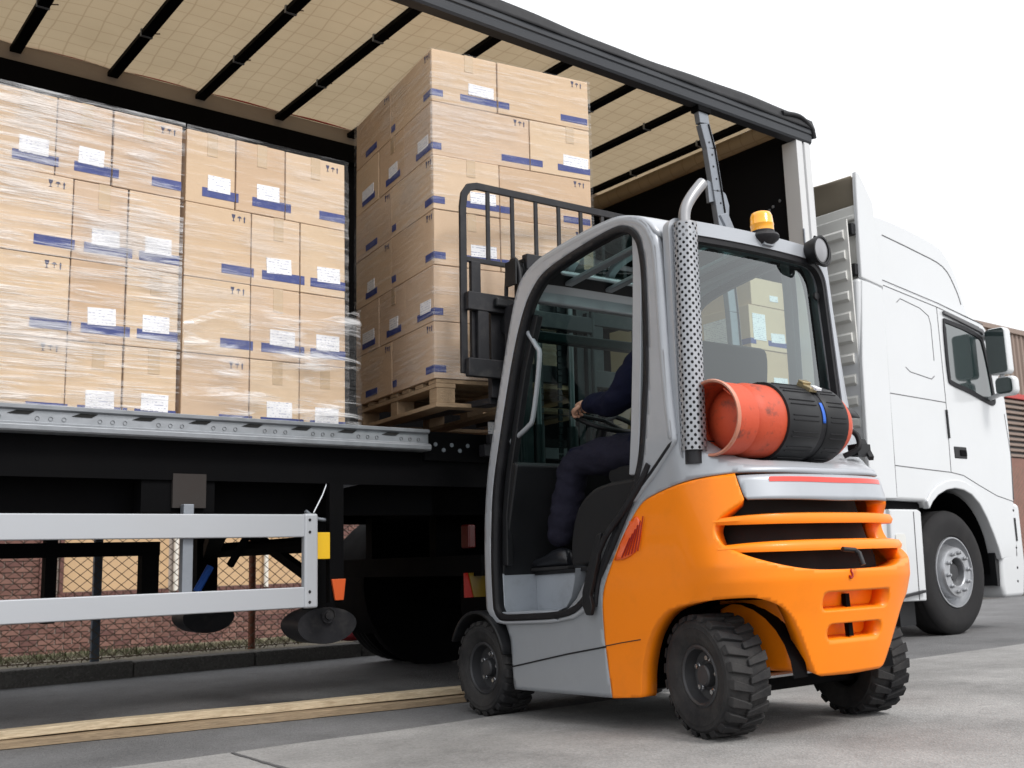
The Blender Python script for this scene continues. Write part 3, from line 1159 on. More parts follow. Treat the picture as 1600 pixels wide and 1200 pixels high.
def film(name, label, pts, z0, z1, mat, amp=.004, R=None, org=None, n=70, nz=60, zfun=None, group=None):
    """pts: plan polyline; film hangs on it between z0 and z1"""
    b = MB()
    seg = []
    tot = 0
    for p, q in zip(pts, pts[1:]):
        l = math.hypot(q[0] - p[0], q[1] - p[1])
        seg.append((tot, l, p, q))
        tot += l

    def at(s):
        for st, l, p, q in seg:
            if s <= st + l + 1e-9:
                t = (s - st) / l
                return p[0] + (q[0] - p[0]) * t, p[1] + (q[1] - p[1]) * t, ((q[1] - p[1]) / l, -(q[0] - p[0]) / l)
        return q[0], q[1], (0, -1)

    def fn(s, k):
        x, y, nn = at(s * tot)
        lo = z0 if zfun is None else zfun(x)
        z = lo + (z1 - lo) * k
        v = mnoise.noise(Vector((s * tot * 2.2, z * 16, 3.3))) * amp + mnoise.noise(Vector((s * tot * 7, z * 40, 9))) * amp * .5
        p = Vector((x + nn[0] * (v + amp * 1.8), y + nn[1] * (v + amp * 1.8), z))
        return p if R is None else org + R @ p
    b.grid(fn, [i / n for i in range(n + 1)], [j / nz for j in range(nz + 1)])
    if mat == 'film_loose':
        for i, (x, y, z) in enumerate(b.v):
            if z > 1.7:
                k = (z - 1.7) / .32
                b.v[i] = (x, y, z - k * (.10 - .12 * (x - 1.79) + .10 * mnoise.noise(Vector((x * 2.6, 7, 0)))))
    o = b.build(name, mat, smooth=60)
    tag(o, label, 'stretch film', group)
    return o


film('stretch_film', 'clear creased stretch film round the carton stack at far left', [(.885, 5.35), (.885, 4.85), (1.782, 4.85)], DECK + .02, 2.90, 'film', .004, group='stretch film')
film('stretch_film', 'thin clear stretch film over the carton stack beside the lifted load', [(1.79, 4.854), (2.708, 4.854), (2.712, 5.4)], DECK + .02, 2.90, 'film_thin', .004, group='stretch film')
film('stretch_film', 'loose crumpled film hanging over the lower rows beside the lifted load', [(1.79, 4.846), (2.25, 4.842), (2.715, 4.846), (2.775, 4.87), (2.80, 4.95)], 0, 2.02, 'film_loose', .012, zfun=lambda x: 1.42 + .05 * math.sin(x * 9), group='stretch film')
film('stretch_film', 'clear stretch film round the lifted load on the forks', [(-.006, 1.27), (-.006, -.006), (1.064, -.006)], .0, 1.92, 'film_thin', .003, RL, LP, group='stretch film')

# ---- pallet under the load
pl = thing('wooden_pallet', 'wooden pallet lifted on the forks under the tall carton load', 'pallet', LP)
pl.rotation_euler = RL.to_euler()


def PB(lo, hi, name, mat):
    return MB().b2([q * LS for q in lo], [q * LS for q in hi]).build(name, mat, pl, bevel=.003)


for i in range(7):
    y = .004 + i * .1825
    PB((.012, y, -.023), (.992, y + .10, -.002), 'top_board', 'wood_x' if i % 2 else 'wood_x')
for i in range(3):
    x = .012 + i * .435
    PB((x, .004, -.046), (x + .11, 1.199, -.0235), 'stringer_board', 'wood')
    for j in range(3):
        y = .004 + j * .5475
        PB((x + .003, y + .002, -.124), (x + .107, y + .098, -.0465), 'block', 'wood_x')
    PB((x - .002, .0, -.147), (x + .112, 1.199, -.1245), 'bottom_board', 'wood')
for j in (0, 1.097):
    PB((.122, j, -.1465), (.442, j + .10, -.125), 'bottom_board', 'wood_x')
    PB((.562, j, -.1465), (.878, j + .10, -.125), 'bottom_board', 'wood_x')

# ---- timber on the road
for nm, dz, dy, w, h, lab in (('timber_plank', 0, 0, .115, .034, 'lower of two long planks lying on the road under the trailer side'), ('timber_plank', .036, .040, .07, .036, 'upper of two long planks lying on the road under the trailer side')):
    b = MB()
    p0, p1 = Vector((-.6, 5.255 + dy, 0)), Vector((3.62, 4.565 + dy, 0))
    d = (p1 - p0).normalized()
    n = Vector((-d.y, d.x, 0))
    sec = []
    k = 44
    for i in range(k + 1):
        t = i / k
        c = p0.lerp(p1, t)
        wob = .012 * math.sin(t * 7 + dz * 90) + .004 * math.sin(t * 43)
        zz = FG + .002 + dz + (.004 * math.sin(t * 9) ** 2 if dz else 0)
        sec += [c + n * wob + Vector((0, 0, zz)), c + n * (w + wob) + Vector((0, 0, zz)), c + n * (w + wob) + Vector((0, 0, zz + h)), c + n * wob + Vector((0, 0, zz + h - .003 * math.sin(t * 31) ** 2))]
    fs = []
    for i in range(k):
        for j in range(4):
            fs.append((i * 4 + j, i * 4 + (j + 1) % 4, (i + 1) * 4 + (j + 1) % 4, (i + 1) * 4 + j))
    fs += [(3, 2, 1, 0), (k * 4, k * 4 + 1, k * 4 + 2, k * 4 + 3)]
    tag(b.add(sec, fs).build(nm, 'plank_wood' if dz else 'plank_shaded', bevel=.003), lab, 'plank', 'planks on the road')

# ------------------------------------------------------------------ forklift (local frame: u forward, v left, w up; origin under the rear axle)
fk_a, fk_p = rad(3), rad(-2)
FO = Vector((3.52, 2.72, 0))
_F = Vector((math.sin(fk_a) * math.cos(fk_p), math.cos(fk_a) * math.cos(fk_p), math.sin(fk_p)))
_L = Vector((-math.cos(fk_a), math.sin(fk_a), 0))
_U = _F.cross(_L)
RF = Matrix((_F, _L, _U)).transposed()
fk = thing('forklift_truck', 'orange and grey gas forklift lifting a tall pallet of cartons into the trailer', 'forklift', FO)
fk.rotation_euler = RF.to_euler()


def K(b, name, mat, parent=None, **k):
    return b.build(name, mat, parent or fk, **k)


HWD = .535


def _plan():
    pts = [(.60, HWD)]
    n, a, u0 = 2.7, .34, -.05
    for i in range(61):
        t = math.pi / 2 * i / 60
        pts.append((u0 - a * abs(math.sin(t)) ** (2 / n), HWD * abs(math.cos(t)) ** (2 / n)))
    pts += [(u, -v) for u, v in pts[::-1][1:]]
    return np.array(pts)


PLN = _plan()
_ds = np.r_[0, np.cumsum(np.hypot(*np.diff(PLN, axis=0).T))]
STOT = float(_ds[-1])
SC = STOT / 2
PWW = [.10, .2, .3, .45, .57, .63, .72, .85, .96, 1.02, 1.3]
PWO = [-.09, -.075, -.05, -.015, .02, .022, -.01, -.035, -.055, -.075, -.12]


def cws(s, w, push=0.):
    s = min(max(s, 0), STOT)
    u, v = np.interp(s, _ds, PLN[:, 0]), np.interp(s, _ds, PLN[:, 1])
    a, c = min(s + .02, STOT), max(s - .02, 0)
    du = np.interp(a, _ds, PLN[:, 0]) - np.interp(c, _ds, PLN[:, 0])
    dv = np.interp(a, _ds, PLN[:, 1]) - np.interp(c, _ds, PLN[:, 1])
    l = math.hypot(du, dv)
    nu, nv = dv / l, -du / l
    r = min(1, max(0, (.02 - u) / .26))
    o = float(np.interp(w, PWW, PWO)) * r * r * (3 - 2 * r) + push
    return (float(u + nu * o), float(v + nv * o), float(w))


def mir(pts):
    return list(pts) + [(2 * SC - s, w) for s, w in pts[::-1]]


def mirpoly(lower, upper):
    """lower: left-to-centre along the bottom, upper: left-to-centre along the top"""
    return mir(lower) + mir(upper)[::-1]


def smooth2(pts, k=4):
    return [(p.x, p.y) for p in smoothpath([(a, b, 0) for a, b in pts], k)]


# make the outward side positive whichever way the outline runs
_t = cws(.3, .5, .1)
SGN = 1 if _t[1] > HWD else -1


def cwp(s, w, push=0.):
    return cws(s, w, push * SGN)


if SGN < 0:
    PWO = [-x for x in PWO]

low = [(.137, .13), (.313, .142)] + smooth2([(.318, .15), (.338, .265), (.388, .376), (.471, .457), (.564, .489), (.701, .506), (.835, .513), (.925, .506), (1.023, .458), (1.081, .375), (1.133, .28), (1.165, .228), (1.20, .214)]) + [(SC - .02, .210)]
up = smooth2([(.112, .362), (.119, .544), (.209, .698), (.30, .81), (.389, .892), (.468, .923), (.615, .952), (.725, .966), (.868, .973)]) + [(.901, .868), (SC - .02, .858)]
grille = mirpoly(smooth2([(.765, .765), (.781, .725), (.84, .688), (.915, .653), (1.023, .62), (1.156, .601), (SC - .02, .597)]), smooth2([(.765, .775), (.785, .805), (.835, .838), (.901, .868)]) + [(.92, .90), (SC - .02, .90)])
vents = [[(p, q) for p, q in rrect(SC - .20, .447, SC + .20, .517, .025)], [(p, q) for p, q in rrect(SC - .165, .338, SC + .165, .400, .025)]]
cw = K(panel(mirpoly(low, up), [grille] + vents, .012, lambda s, w: cwp(s, w), True), 'counterweight', 'orange', smooth=50, solid=.08, offset=1 if SGN < 0 else -1)
# slats across the grille
for w0 in (.795, .692):
    b = MB()
    half = .62 if w0 > .75 else .60
    ss = [SC - half + 2 * half * i / 40 for i in range(41)]
    for dz in (0,):
        prof = [(-.030, -.019), (-.004, -.020), (.006, -.002), (.002, .017), (-.020, .022), (-.09, .014), (-.09, -.012)]
        vs, fs = [], []
        n = len(prof)
        for s in ss:
            e = abs(s - SC) / half
            for o, z in prof:
                vs.append(cwp(s, w0 + z * (1 - .4 * e ** 4), o - .004))
        for i in range(len(ss) - 1):
            for j in range(n):
                fs.append((i * n + j, i * n + (j + 1) % n, (i + 1) * n + (j + 1) % n, (i + 1) * n + j))
        fs += [tuple(range(n)), tuple((len(ss) - 1) * n + j for j in range(n))]
        b.add(vs, fs)
    K(b, 'grille_slat', 'orange', cw, smooth=50)
for z in (.457, .348):
    K(MB().b2((-.335, -.012, z), (-.315, .012, z + .05)), 'vent_rib', 'chassis', cw)
b = MB()
for s0, s1 in ((.765, 2 * SC - .765),):
    b.grid(lambda s, w: cwp(s, w, -.125), [.70 + (2 * SC - 1.4) * i / 40 for i in range(41)], [.57, .65, .75, .9])
K(b, 'grille_backing', 'black_hole', smooth=60)
b = MB().grid(lambda s, w: cwp(s, w, -.075), [1.15 + (2 * SC - 2.3) * i / 12 for i in range(13)], [.30, .42, .55])
K(b, 'vent_backing', 'orange', smooth=60)
core = [(.16, .20), (-.10, .24), (-.22, .22), (-.27, 0), (-.22, -.22), (-.10, -.24), (.16, -.20)]
K(MB().prism(core, lambda u, v, w: (u, v, w), .23, .62), 'counterweight_core', 'orange', bevel=.03)
# silver rear band with red strip, silver hood sides
band = mirpoly([(.905, .872), (SC - .02, .863)], [(.875, .964), (SC - .02, .964)])
sb = K(panel(band, [], .02, lambda s, w: cwp(s, w, .001), True), 'rear_band', 'silver', smooth=50, solid=.012, offset=1 if SGN < 0 else -1)
strip = mirpoly([(SC - .36, .936), (SC - .02, .932)], [(SC - .36, .955), (SC - .02, .953)])
K(panel(strip, [], .01, lambda s, w: cwp(s, w, .003), True), 'red_strip', 'red_reflex', sb, smooth=50)
hood_top = smooth2([(.155, .71), (.235, .80), (.314, .885), (.482, 1.01), (.58, 1.10), (.635, 1.125), (.69, 1.085), (.77, 1.045), (.87, 1.015), (1.0, .999)]) + [(SC - .02, .992)]
hood_low = smooth2([(.165, .665), (.213, .702), (.304, .815), (.389, .897), (.468, .928), (.615, .957), (.725, .972), (.868, .979)]) + [(SC - .02, .967)]
K(panel(mirpoly(hood_low, hood_top), [], .016, lambda s, w: cwp(s, w, -.002), True), 'hood_side', 'silver', smooth=50, solid=.02, offset=1 if SGN < 0 else -1)
b = MB()
ht = np.array(hood_top)


def hoodcap(s, t):
    q = s if s <= SC else 2 * SC - s
    w = float(np.interp(q, ht[:, 0], ht[:, 1]))
    p = cwp(s, w, -.004)
    k = 1 - t
    rise = .030 * math.sin(min(1, t / .22) * math.pi / 2)
    tw = w + rise
    flat = 1.025
    tt = max(0, (t - .2) / .8)
    return (p[0] * k + .02 * t, p[1] * k, tw * (1 - tt) + flat * tt)


b.grid(hoodcap, [.60 + (2 * SC - 1.2) * i / 60 for i in range(61)], [0, .03, .07, .12, .18, .25, .4, .7, 1])
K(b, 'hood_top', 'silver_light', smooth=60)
# rear lamps, seam rubber, hook mark, tow pin
for sg in (0, 1):
    fl = (lambda s: s) if not sg else (lambda s: 2 * SC - s)
    lamp = [(fl(s), w) for s, w in smooth2([(.215, .683), (.262, .752), (.315, .815), (.368, .852), (.388, .80), (.366, .735), (.325, .700), (.27, .684)])]
    lo = K(panel(lamp, [], .012, lambda s, w: cwp(s, w, .007), True), 'rear_lamp', 'lamp_orange', smooth=60, solid=.012, offset=1 if SGN < 0 else -1)
    for i in range(6):
        s0 = .255 + i * .020
        pts = [cwp(fl(s0 + .012 + t * .058 * (1 - .04 * i)), .692 + i * .004 + t * (.075 + .012 * i), .010) for t in np.linspace(0, 1, 7)]
        K(MB().tube(pts, .0028, 5), 'lens_rib', 'reflector_red', lo)
K(MB().tube([cwp(s, w, .004) for s, w in smooth2([(.07, .50), (.10, .60), (.165, .715), (.31, .89), (.476, 1.014), (.615, 1.125)])], [.010] * 21, 8), 'seam_rubber', 'seal', smooth=60)
b = MB().tube(smoothpath([cwp(1.318 + x * .011, .575 + z * .011, .003) for x, z in ((.2, 2), (.1, 1.3), (.6, .5), (.6, -.4), (0, -1), (-.7, -.6), (-.8, 0))], 5), .0035, 6)
K(b, 'hook_mark', 'reflector_red')
b = MB().tube([cwp(1.35, .61, .035), cwp(1.35, .655, .03), cwp(1.345, .667, .02), cwp(1.29, .672, .012)], .010, 8)
K(b, 'tow_pin', 'black_plastic', smooth=50)
# body sides (left and right): grey lower panel, cab frame ring, seal


def vside(w, k=0.):
    return .545 - .035 * max(0., w - 1.15) - k


grey = [(1.166, .134), (1.176, .36), (1.215, .44), (1.19, .462), (.82, .468), (.72, .495), (.66, .535), (.56, .65), (.47, .76), (.36, .86), (.24, .97), (.20, .95), (.25, .90), (.395, .70), (.486, .552), (.494, .362), (.467, .131)]
RING = smooth2([(1.35, .50), (1.348, .70), (1.325, .966), (1.255, 1.273), (1.125, 1.696), (1.03, 1.961), (.965, 2.06), (.86, 2.11), (.738, 2.131), (.495, 2.147), (.294, 2.146), (.191, 2.126), (.094, 2.078), (.040, 2.005), (.012, 1.888), (0, 1.462), (-.012, 1.252), (-.025, 1.12)], 4) + [(.10, 1.01), (.27, .885), (.36, .80), (.47, .66), (.56, .50), (.68, .45), (.85, .432), (1.2, .428), (1.30, .44)]
HOLE = smooth2([(1.262, .51), (1.262, .70), (1.238, .94), (1.195, 1.14), (1.045, 1.617), (.945, 1.85), (.86, 1.96), (.749, 2.020), (.5, 2.055), (.281, 2.068), (.20, 2.050), (.15, 2.01), (.126, 1.95), (.115, 1.809), (.125, 1.5), (.15, 1.285), (.19, 1.08), (.26, .95), (.374, .80), (.50, .64), (.60, .545), (.68, .50), (.80, .482), (1.0, .476), (1.198, .474), (1.245, .485)], 4)


def offs(poly, d):
    P = [Vector((a, b_)) for a, b_ in poly]
    n = len(P)
    ar = sum(P[i].x * P[(i + 1) % n].y - P[(i + 1) % n].x * P[i].y for i in range(n))
    out = []
    for i in range(n):
        t = (P[(i + 1) % n] - P[i - 1])
        if t.length < 1e-9:
            out.append((P[i].x, P[i].y))
            continue
        t.normalize()
        nn = Vector((t.y, -t.x)) * (1 if ar > 0 else -1)
        q = P[i] + nn * d
        out.append((q.x, q.y))
    return out


H1 = offs(HOLE, .030)
for sd in (1, -1):
    K(panel(grey, [], .02, lambda u, w: (u, sd * .533, w), True), 'side_panel', 'frame_grey', smooth=40, solid=.03, offset=1 if sd < 0 else -1)
    fr = K(panel(RING, [H1], .016, lambda u, w: (u, sd * vside(w), w), True), 'cab_frame', 'silver', smooth=40, solid=.05, offset=1 if sd < 0 else -1)
    K(panel(H1, [HOLE], .014, lambda u, w: (u, sd * vside(w, -.002), w), True), 'door_seal', 'seal', fr, smooth=40, solid=.045, offset=1 if sd < 0 else -1)
    rim = [(u, w) for u, w in offs(RING, -.022) if w > 1.12 and u < .90]
    K(MB().tube([(u, sd * (vside(w) - .024), w) for u, w in rim], .0265, 12), 'corner_moulding', 'silver', fr, smooth=60)
    # inner rear post and front pillar liner
    b = MB().sweep([(.16, sd * .47, 2.05), (.165, sd * .475, 1.9), (.195, sd * .49, 1.5), (.225, sd * .50, 1.2), (.25, sd * .505, 1.02)], [(-.028, -.02), (.028, -.02), (.028, .02), (-.028, .02)], (0, 1, 0))
    K(b, 'inner_post', 'silver', fr, bevel=.006)
    b = MB().sweep([(1.228, sd * .49, .70), (1.215, sd * .49, .94), (1.17, sd * .487, 1.14), (1.02, sd * .475, 1.617), (.91, sd * .465, 1.87)], [(-.02, -.018), (.02, -.018), (.02, .018), (-.02, .018)], (0, 1, 0))
    K(b, 'inner_pillar', 'black_plastic', fr, bevel=.006)
b = MB().tube(smoothpath([(.977, .485, 1.80), (.925, .475, 1.72), (.912, .47, 1.66), (.985, .47, 1.40), (1.03, .475, 1.345), (1.16, .49, 1.29)], 5), .012, 10)
K(b, 'grab_bar', 'frame_grey', smooth=60)
# lower seam line on the side panels
for sd in (1, -1):
    K(MB().tube([(1.175, sd * .535, .235), (.75, sd * .535, .30), (.48, sd * .535, .335)], .0035, 6), 'panel_groove', 'seal')
    K(MB().tube([cwp(fl_s, w, .001) for fl_s, w in ([(.118, .338), (.22, .352), (.335, .365)] if sd > 0 else [(2 * SC - .118, .338), (2 * SC - .335, .365)])], .002, 6), 'panel_groove', 'plate_brown')
# hanging belt on the sill
bp = [(.425, .80), (.455, .795), (.53, .66), (.575, .56), (.578, .50), (.56, .465), (.53, .462), (.515, .50), (.525, .545), (.50, .60), (.46, .69)]
K(MB().prism(bp, lambda u, w, v: (u, v, w), .548, .572), 'hanging_strap', 'black_plastic', bevel=.006)
b = MB().tube(smoothpath([(.13, .545, 1.05), (.19, .552, .97), (.30, .556, .87), (.40, .56, .79), (.46, .56, .72), (.52, .56, .62), (.555, .56, .52)], 5), .013, 8)
K(b, 'strap_webbing', 'seal', smooth=60)
# step recess and floor
b = MB().b2((.72, .30, .470), (1.275, .53, .484))
b.b2((.66, .29, .47), (1.275, .302, .665))
b.b2((1.262, .30, .47), (1.275, .50, .665))
b.grid(lambda i, v: ((.80, .74, .70, .675, .66)[int(i)], v, (.484, .50, .54, .60, .664)[int(i)]), list(range(5)), [.30, .53])
K(b, 'step', 'step_grey', bevel=.004)
K(MB().b2((.30, -.50, .650), (1.28, .31, .668)).b2((.30, .31, .650), (.70, .50, .668)), 'floor_plate', 'black_plastic')
K(MB().b2((.25, -.46, .16), (1.22, .285, .64)).b2((.35, .285, .16), (.78, .50, .44)).b2((.78, .285, .16), (1.12, .50, .44)), 'underbody', 'chassis')
# scuttle, seat base, seat, steering
K(MB().prism([(1.30, .60), (1.30, 1.16), (1.12, 1.19), (1.10, 1.17), (1.26, .67), (1.27, .60)], lambda u, w, v: (u, v, w), -.5, .5), 'front_scuttle', 'black_plastic', bevel=.01)
sbp = smooth2([(.78, .67), (.77, .80), (.71, .93), (.60, 1.0), (.48, 1.02)], 4) + [(.15, 1.02), (.15, .67)]
K(MB().prism(sbp, lambda u, w, v: (u, v, w), -.42, .46), 'seat_base', 'black_plastic', bevel=.02, seg=3)
sc = smooth2([(.72, 1.03), (.755, 1.075), (.72, 1.12), (.60, 1.115), (.45, 1.10), (.30, 1.11)], 4) + [(.28, 1.03)]
st = K(MB().prism(sc, lambda u, w, v: (u, v, w), -.23, .23), 'seat_cushion', 'black_plastic', bevel=.02, seg=3)
sk = smooth2([(.30, 1.06), (.34, 1.12), (.28, 1.30), (.23, 1.52), (.18, 1.60), (.12, 1.57), (.14, 1.4), (.19, 1.2), (.20, 1.06)], 4)
K(MB().prism(sk, lambda u, w, v: (u, v, w), -.22, .22), 'seat_back', 'black_plastic', bevel=.025, seg=3)
b = MB().tube([(1.18, 0, 1.05), (1.03, 0, 1.38)], .028, 12)
stc = K(b, 'steering_column', 'black_plastic')
ax = Vector((-.16, 0, .30)).normalized()
u1 = Vector((0, 1, 0))
u2 = ax.cross(u1)
c0 = Vector((1.02, 0, 1.40))
b = MB().tube([c0 + (u1 * math.cos(a) + u2 * math.sin(a)) * .165 for a in [2 * math.pi * i / 36 for i in range(36)]], .013, 8, closed=True)
for a in (90, 210, 330):
    b.tube([c0, c0 + (u1 * math.cos(rad(a)) + u2 * math.sin(rad(a))) * .165], .010, 6)
K(b, 'steering_wheel', 'black_plastic', stc, smooth=60)
for i, (uu, vv) in enumerate(((.98, -.26), (.94, -.30), (.90, -.34))):
    K(MB().tube([(uu, vv, 1.10), (uu + .03, vv, 1.28)], .007, 8).lathe([(0, .02), (.014, .012), (.014, -.01), (0, -.016)], (uu + .032, vv, 1.29), (0, 0, 1), 10), 'control_lever', 'rod')
K(MB().b2((.80, -.44, .70), (1.10, -.22, 1.10)), 'lever_console', 'black_plastic', bevel=.02)
# front windscreen, cross bars, roof
K(MB().grid(lambda t, v: (1.315 - .30 * t - .03 * t * t, v, 1.16 + .83 * t), [0, .25, .5, .75, 1], [-.47, -.2, .2, .47]), 'windscreen', 'screen_glass')
for (uu, w, h, m) in ((.985, 1.995, .075, 'frame_grey'), (1.09, 1.82, .055, 'dark_steel')):
    K(MB().box((uu, 0, w), (.05, .96, h)), 'front_crossbar', m, bevel=.012, seg=3)
rp = [(.012, 1.985), (.03, 2.035), (.065, 2.075), (.12, 2.112), (.20, 2.138), (.294, 2.150), (.495, 2.151), (.738, 2.135), (.86, 2.113), (.95, 2.06), (.99, 2.0)]
rp = [(p.x, p.y) for p in smoothpath([(a, b_, 0) for a, b_ in rp], 5)]
_rl = np.r_[0, np.cumsum([math.dist(p, q) for p, q in zip(rp, rp[1:])])]
RPA = np.array(rp)


def roofs(t, v):
    return (float(np.interp(t, _rl, RPA[:, 0])), v, float(np.interp(t, _rl, RPA[:, 1])) - .012 * (abs(v) / .52) ** 4)


RT = float(_rl[-1])
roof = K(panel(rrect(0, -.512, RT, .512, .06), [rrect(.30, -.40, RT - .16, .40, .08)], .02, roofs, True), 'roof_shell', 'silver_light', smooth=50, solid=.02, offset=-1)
K(panel(rrect(.03, -.50, RT - .03, .50, .06), [rrect(.31, -.39, RT - .17, .39, .08)], .03, lambda t, v: tuple(a - b_ for a, b_ in zip(roofs(t, v), (-.006, 0, .03))), True), 'roof_dark_sheet', 'black_plastic', roof, smooth=60)  # black sheet added to darken the underside of the cab roof
K(panel(rrect(.28, -.42, RT - .14, .42, .08), [], .06, lambda t, v: tuple(a - b_ for a, b_ in zip(roofs(t, v), (0, 0, .012)))), 'roof_glass', 'cab_glass', roof, smooth=60)
for v in (-.26, 0, .26):
    K(MB().beam((.22, v, 2.10), (.92, v, 2.055), .045, .022), 'roof_bar', 'frame_grey', bevel=.006)
for v in (.365, .31):
    p = roofs(.105, v)
    K(MB().lathe([(0, .004), (.011, .004), (.013, -.004)], p, (-.65, 0, .75), 12), 'roof_hole_disc', 'black_plastic')  # dark disc standing in for a shaded hole in the roof edge
K(MB().beam((.045, .352, 2.062), (.045, .322, 2.060), .004, .006), 'roof_slot', 'black_plastic')
# rear frame, rubber and window


def rears(v, w, k=0.):
    return (.0 - .035 * (1 - (v / .54) ** 2) + k, v, w)


def rr(x0, y0, x1, y1, r):
    return rrect(x0, y0, x1, y1, r, 8)


rf = K(panel(rr(-.522, 1.02, .522, 2.045, .05), [rr(-.495, 1.10, .495, 1.985, .11)], .018, lambda v, w: (rears(v, w)[0], v * (vside(w) / .545), w)), 'rear_frame', 'silver', smooth=50, solid=.04, offset=1, bevel=.009)
K(panel(rr(-.497, 1.098, .497, 1.987, .112), [rr(-.470, 1.125, .470, 1.960, .09)], .015, lambda v, w: (rears(v, w, -.004)[0], v * (vside(w) / .545), w)), 'window_rubber', 'seal', rf, smooth=50, solid=.03, offset=1, bevel=.006)
K(panel(rr(-.475, 1.12, .475, 1.965, .09), [], .05, lambda v, w: (rears(v, w, .008)[0], v * (vside(w) / .545), w)), 'rear_window', 'rear_glass', rf, smooth=60)
for v, w in ((-.43, 1.83), (.43, 1.80)):
    K(MB().lathe([(0, .012), (.018, .010), (.02, 0)], (rears(v, w)[0], v, w), (-1, 0, 0), 14), 'window_knob', 'black_plastic', rf, smooth=50)
K(MB().tube([(.10, .38, 1.05), (.12, .30, 1.40), (.14, .27, 1.9)], .006, 6), 'wiper_cable', 'lamp_orange')
# exhaust with perforated guard
e0, e1 = Vector((-.075, .492, 1.075)), Vector((-.075, .437, 2.005))
d = (e1 - e0).normalized()
b = MB()
nn, kk = 36, 24
u_ = d.orthogonal().normalized()
w_ = d.cross(u_)
for i in range(kk + 1):
    for j in range(nn + 1):
        a = 2 * math.pi * j / nn
        b.v.append(tuple(e0 + (e1 - e0) * (i / kk) + (u_ * math.cos(a) + w_ * math.sin(a)) * .050))
for i in range(kk):
    for j in range(nn):
        b.f.append((i * (nn + 1) + j, i * (nn + 1) + j + 1, (i + 1) * (nn + 1) + j + 1, (i + 1) * (nn + 1) + j))
me = bpy.data.meshes.new('exhaust_guard')
me.from_pydata(b.v, [], b.f)
uvl = me.uv_layers.new(name='uv')
for p in me.polygons:
    for li in p.loop_indices:
        vi = me.loops[li].vertex_index
        uvl.data[li].uv = ((vi % (nn + 1)) / nn * 11, (vi // (nn + 1)) / kk * 58)
me.polygons.foreach_set('use_smooth', [True] * len(me.polygons))
me.materials.append(M['perforated_steel'])
eg = bpy.data.objects.new('exhaust_guard', me)
C.objects.link(eg)
eg.parent = fk
tip = smoothpath([e1 - d * .06, e1 + d * .04, e1 + d * .085 + Vector((-.004, -.010, 0)), e1 + d * .125 + Vector((-.010, -.032, 0)), e1 + d * .165 + Vector((-.017, -.062, 0)), e1 + d * .20 + Vector((-.022, -.092, 0))], 5)
ep = K(MB().tube([e0 - d * .05] + [e0 + d * .3, e0 + d * .6, e1 - d * .08], .036, 14), 'exhaust_pipe', 'dark_steel', smooth=50)
b = MB().tube(tip, [.024] * (len(tip) - 3) + [.024, .024, .023], 16, cap=False)
K(b, 'tail_pipe', 'chrome', ep, smooth=60, solid=.003)
K(MB().tube(tip[2:-1], .019, 10), 'pipe_dark_core', 'chassis', ep, smooth=60)  # black core inside the pipe makes its open end dark
K(MB().lathe([(.028, 0), (.05, 0), (.05, .006)], e1, d, 24), 'guard_cap', 'chrome', eg, smooth=40)
# beacon, work light, bracket
bc = K(MB().lathe([(0, -.035), (.035, -.034), (.066, -.012), (.070, 0), (.066, .010), (.052, .018), (.052, .028), (0, .028)], (-.06, -.055, 2.035), (0, 0, 1), 28), 'beacon_base', 'dark_steel', smooth=40)
K(MB().lathe([(.050, .026), (.050, .055), (.0515, .057), (.0515, .061), (.050, .063), (.048, .095), (.042, .112), (.028, .118), (0, .120)], (-.06, -.055, 2.035), (0, 0, 1), 28), 'beacon_lens', 'amber', bc, smooth=50)
K(MB().box((-.02, -.055, 2.0), (.14, .06, .012)), 'beacon_arm', 'frame_grey', bc)
K(MB().prism([(.17, 2.115), (.12, 2.135), (.065, 2.02), (.10, 2.0)], lambda v, w, u: (u, v, w), -.03, -.015), 'roof_bracket', 'post_grey', bevel=.004)
wl_c = Vector((-.10, -.375, 2.015))
wl_d = Vector((-.95, -.12, -.08)).normalized()
wl = K(MB().lathe([(0, -.085), (.03, -.08), (.05, -.05), (.062, -.01), (.066, .010), (.066, .018), (.057, .018)], wl_c, wl_d, 28), 'work_light', 'black_plastic', smooth=40)
K(MB().lathe([(.058, .012), (.033, .018), (0, .020)], wl_c, wl_d, 24), 'work_light_lens', 'chrome', wl, smooth=60)
b = MB().tube(smoothpath([wl_c + Vector((0, .02, .062)), wl_c + Vector((0, -.06, .045)), wl_c + Vector((.0, -.075, -.02)), wl_c + Vector((0, -.04, -.065)), wl_c + Vector((0, .03, -.06))], 4), .007, 8)
K(b, 'light_bracket', 'black_plastic', wl, smooth=50)
# wheels


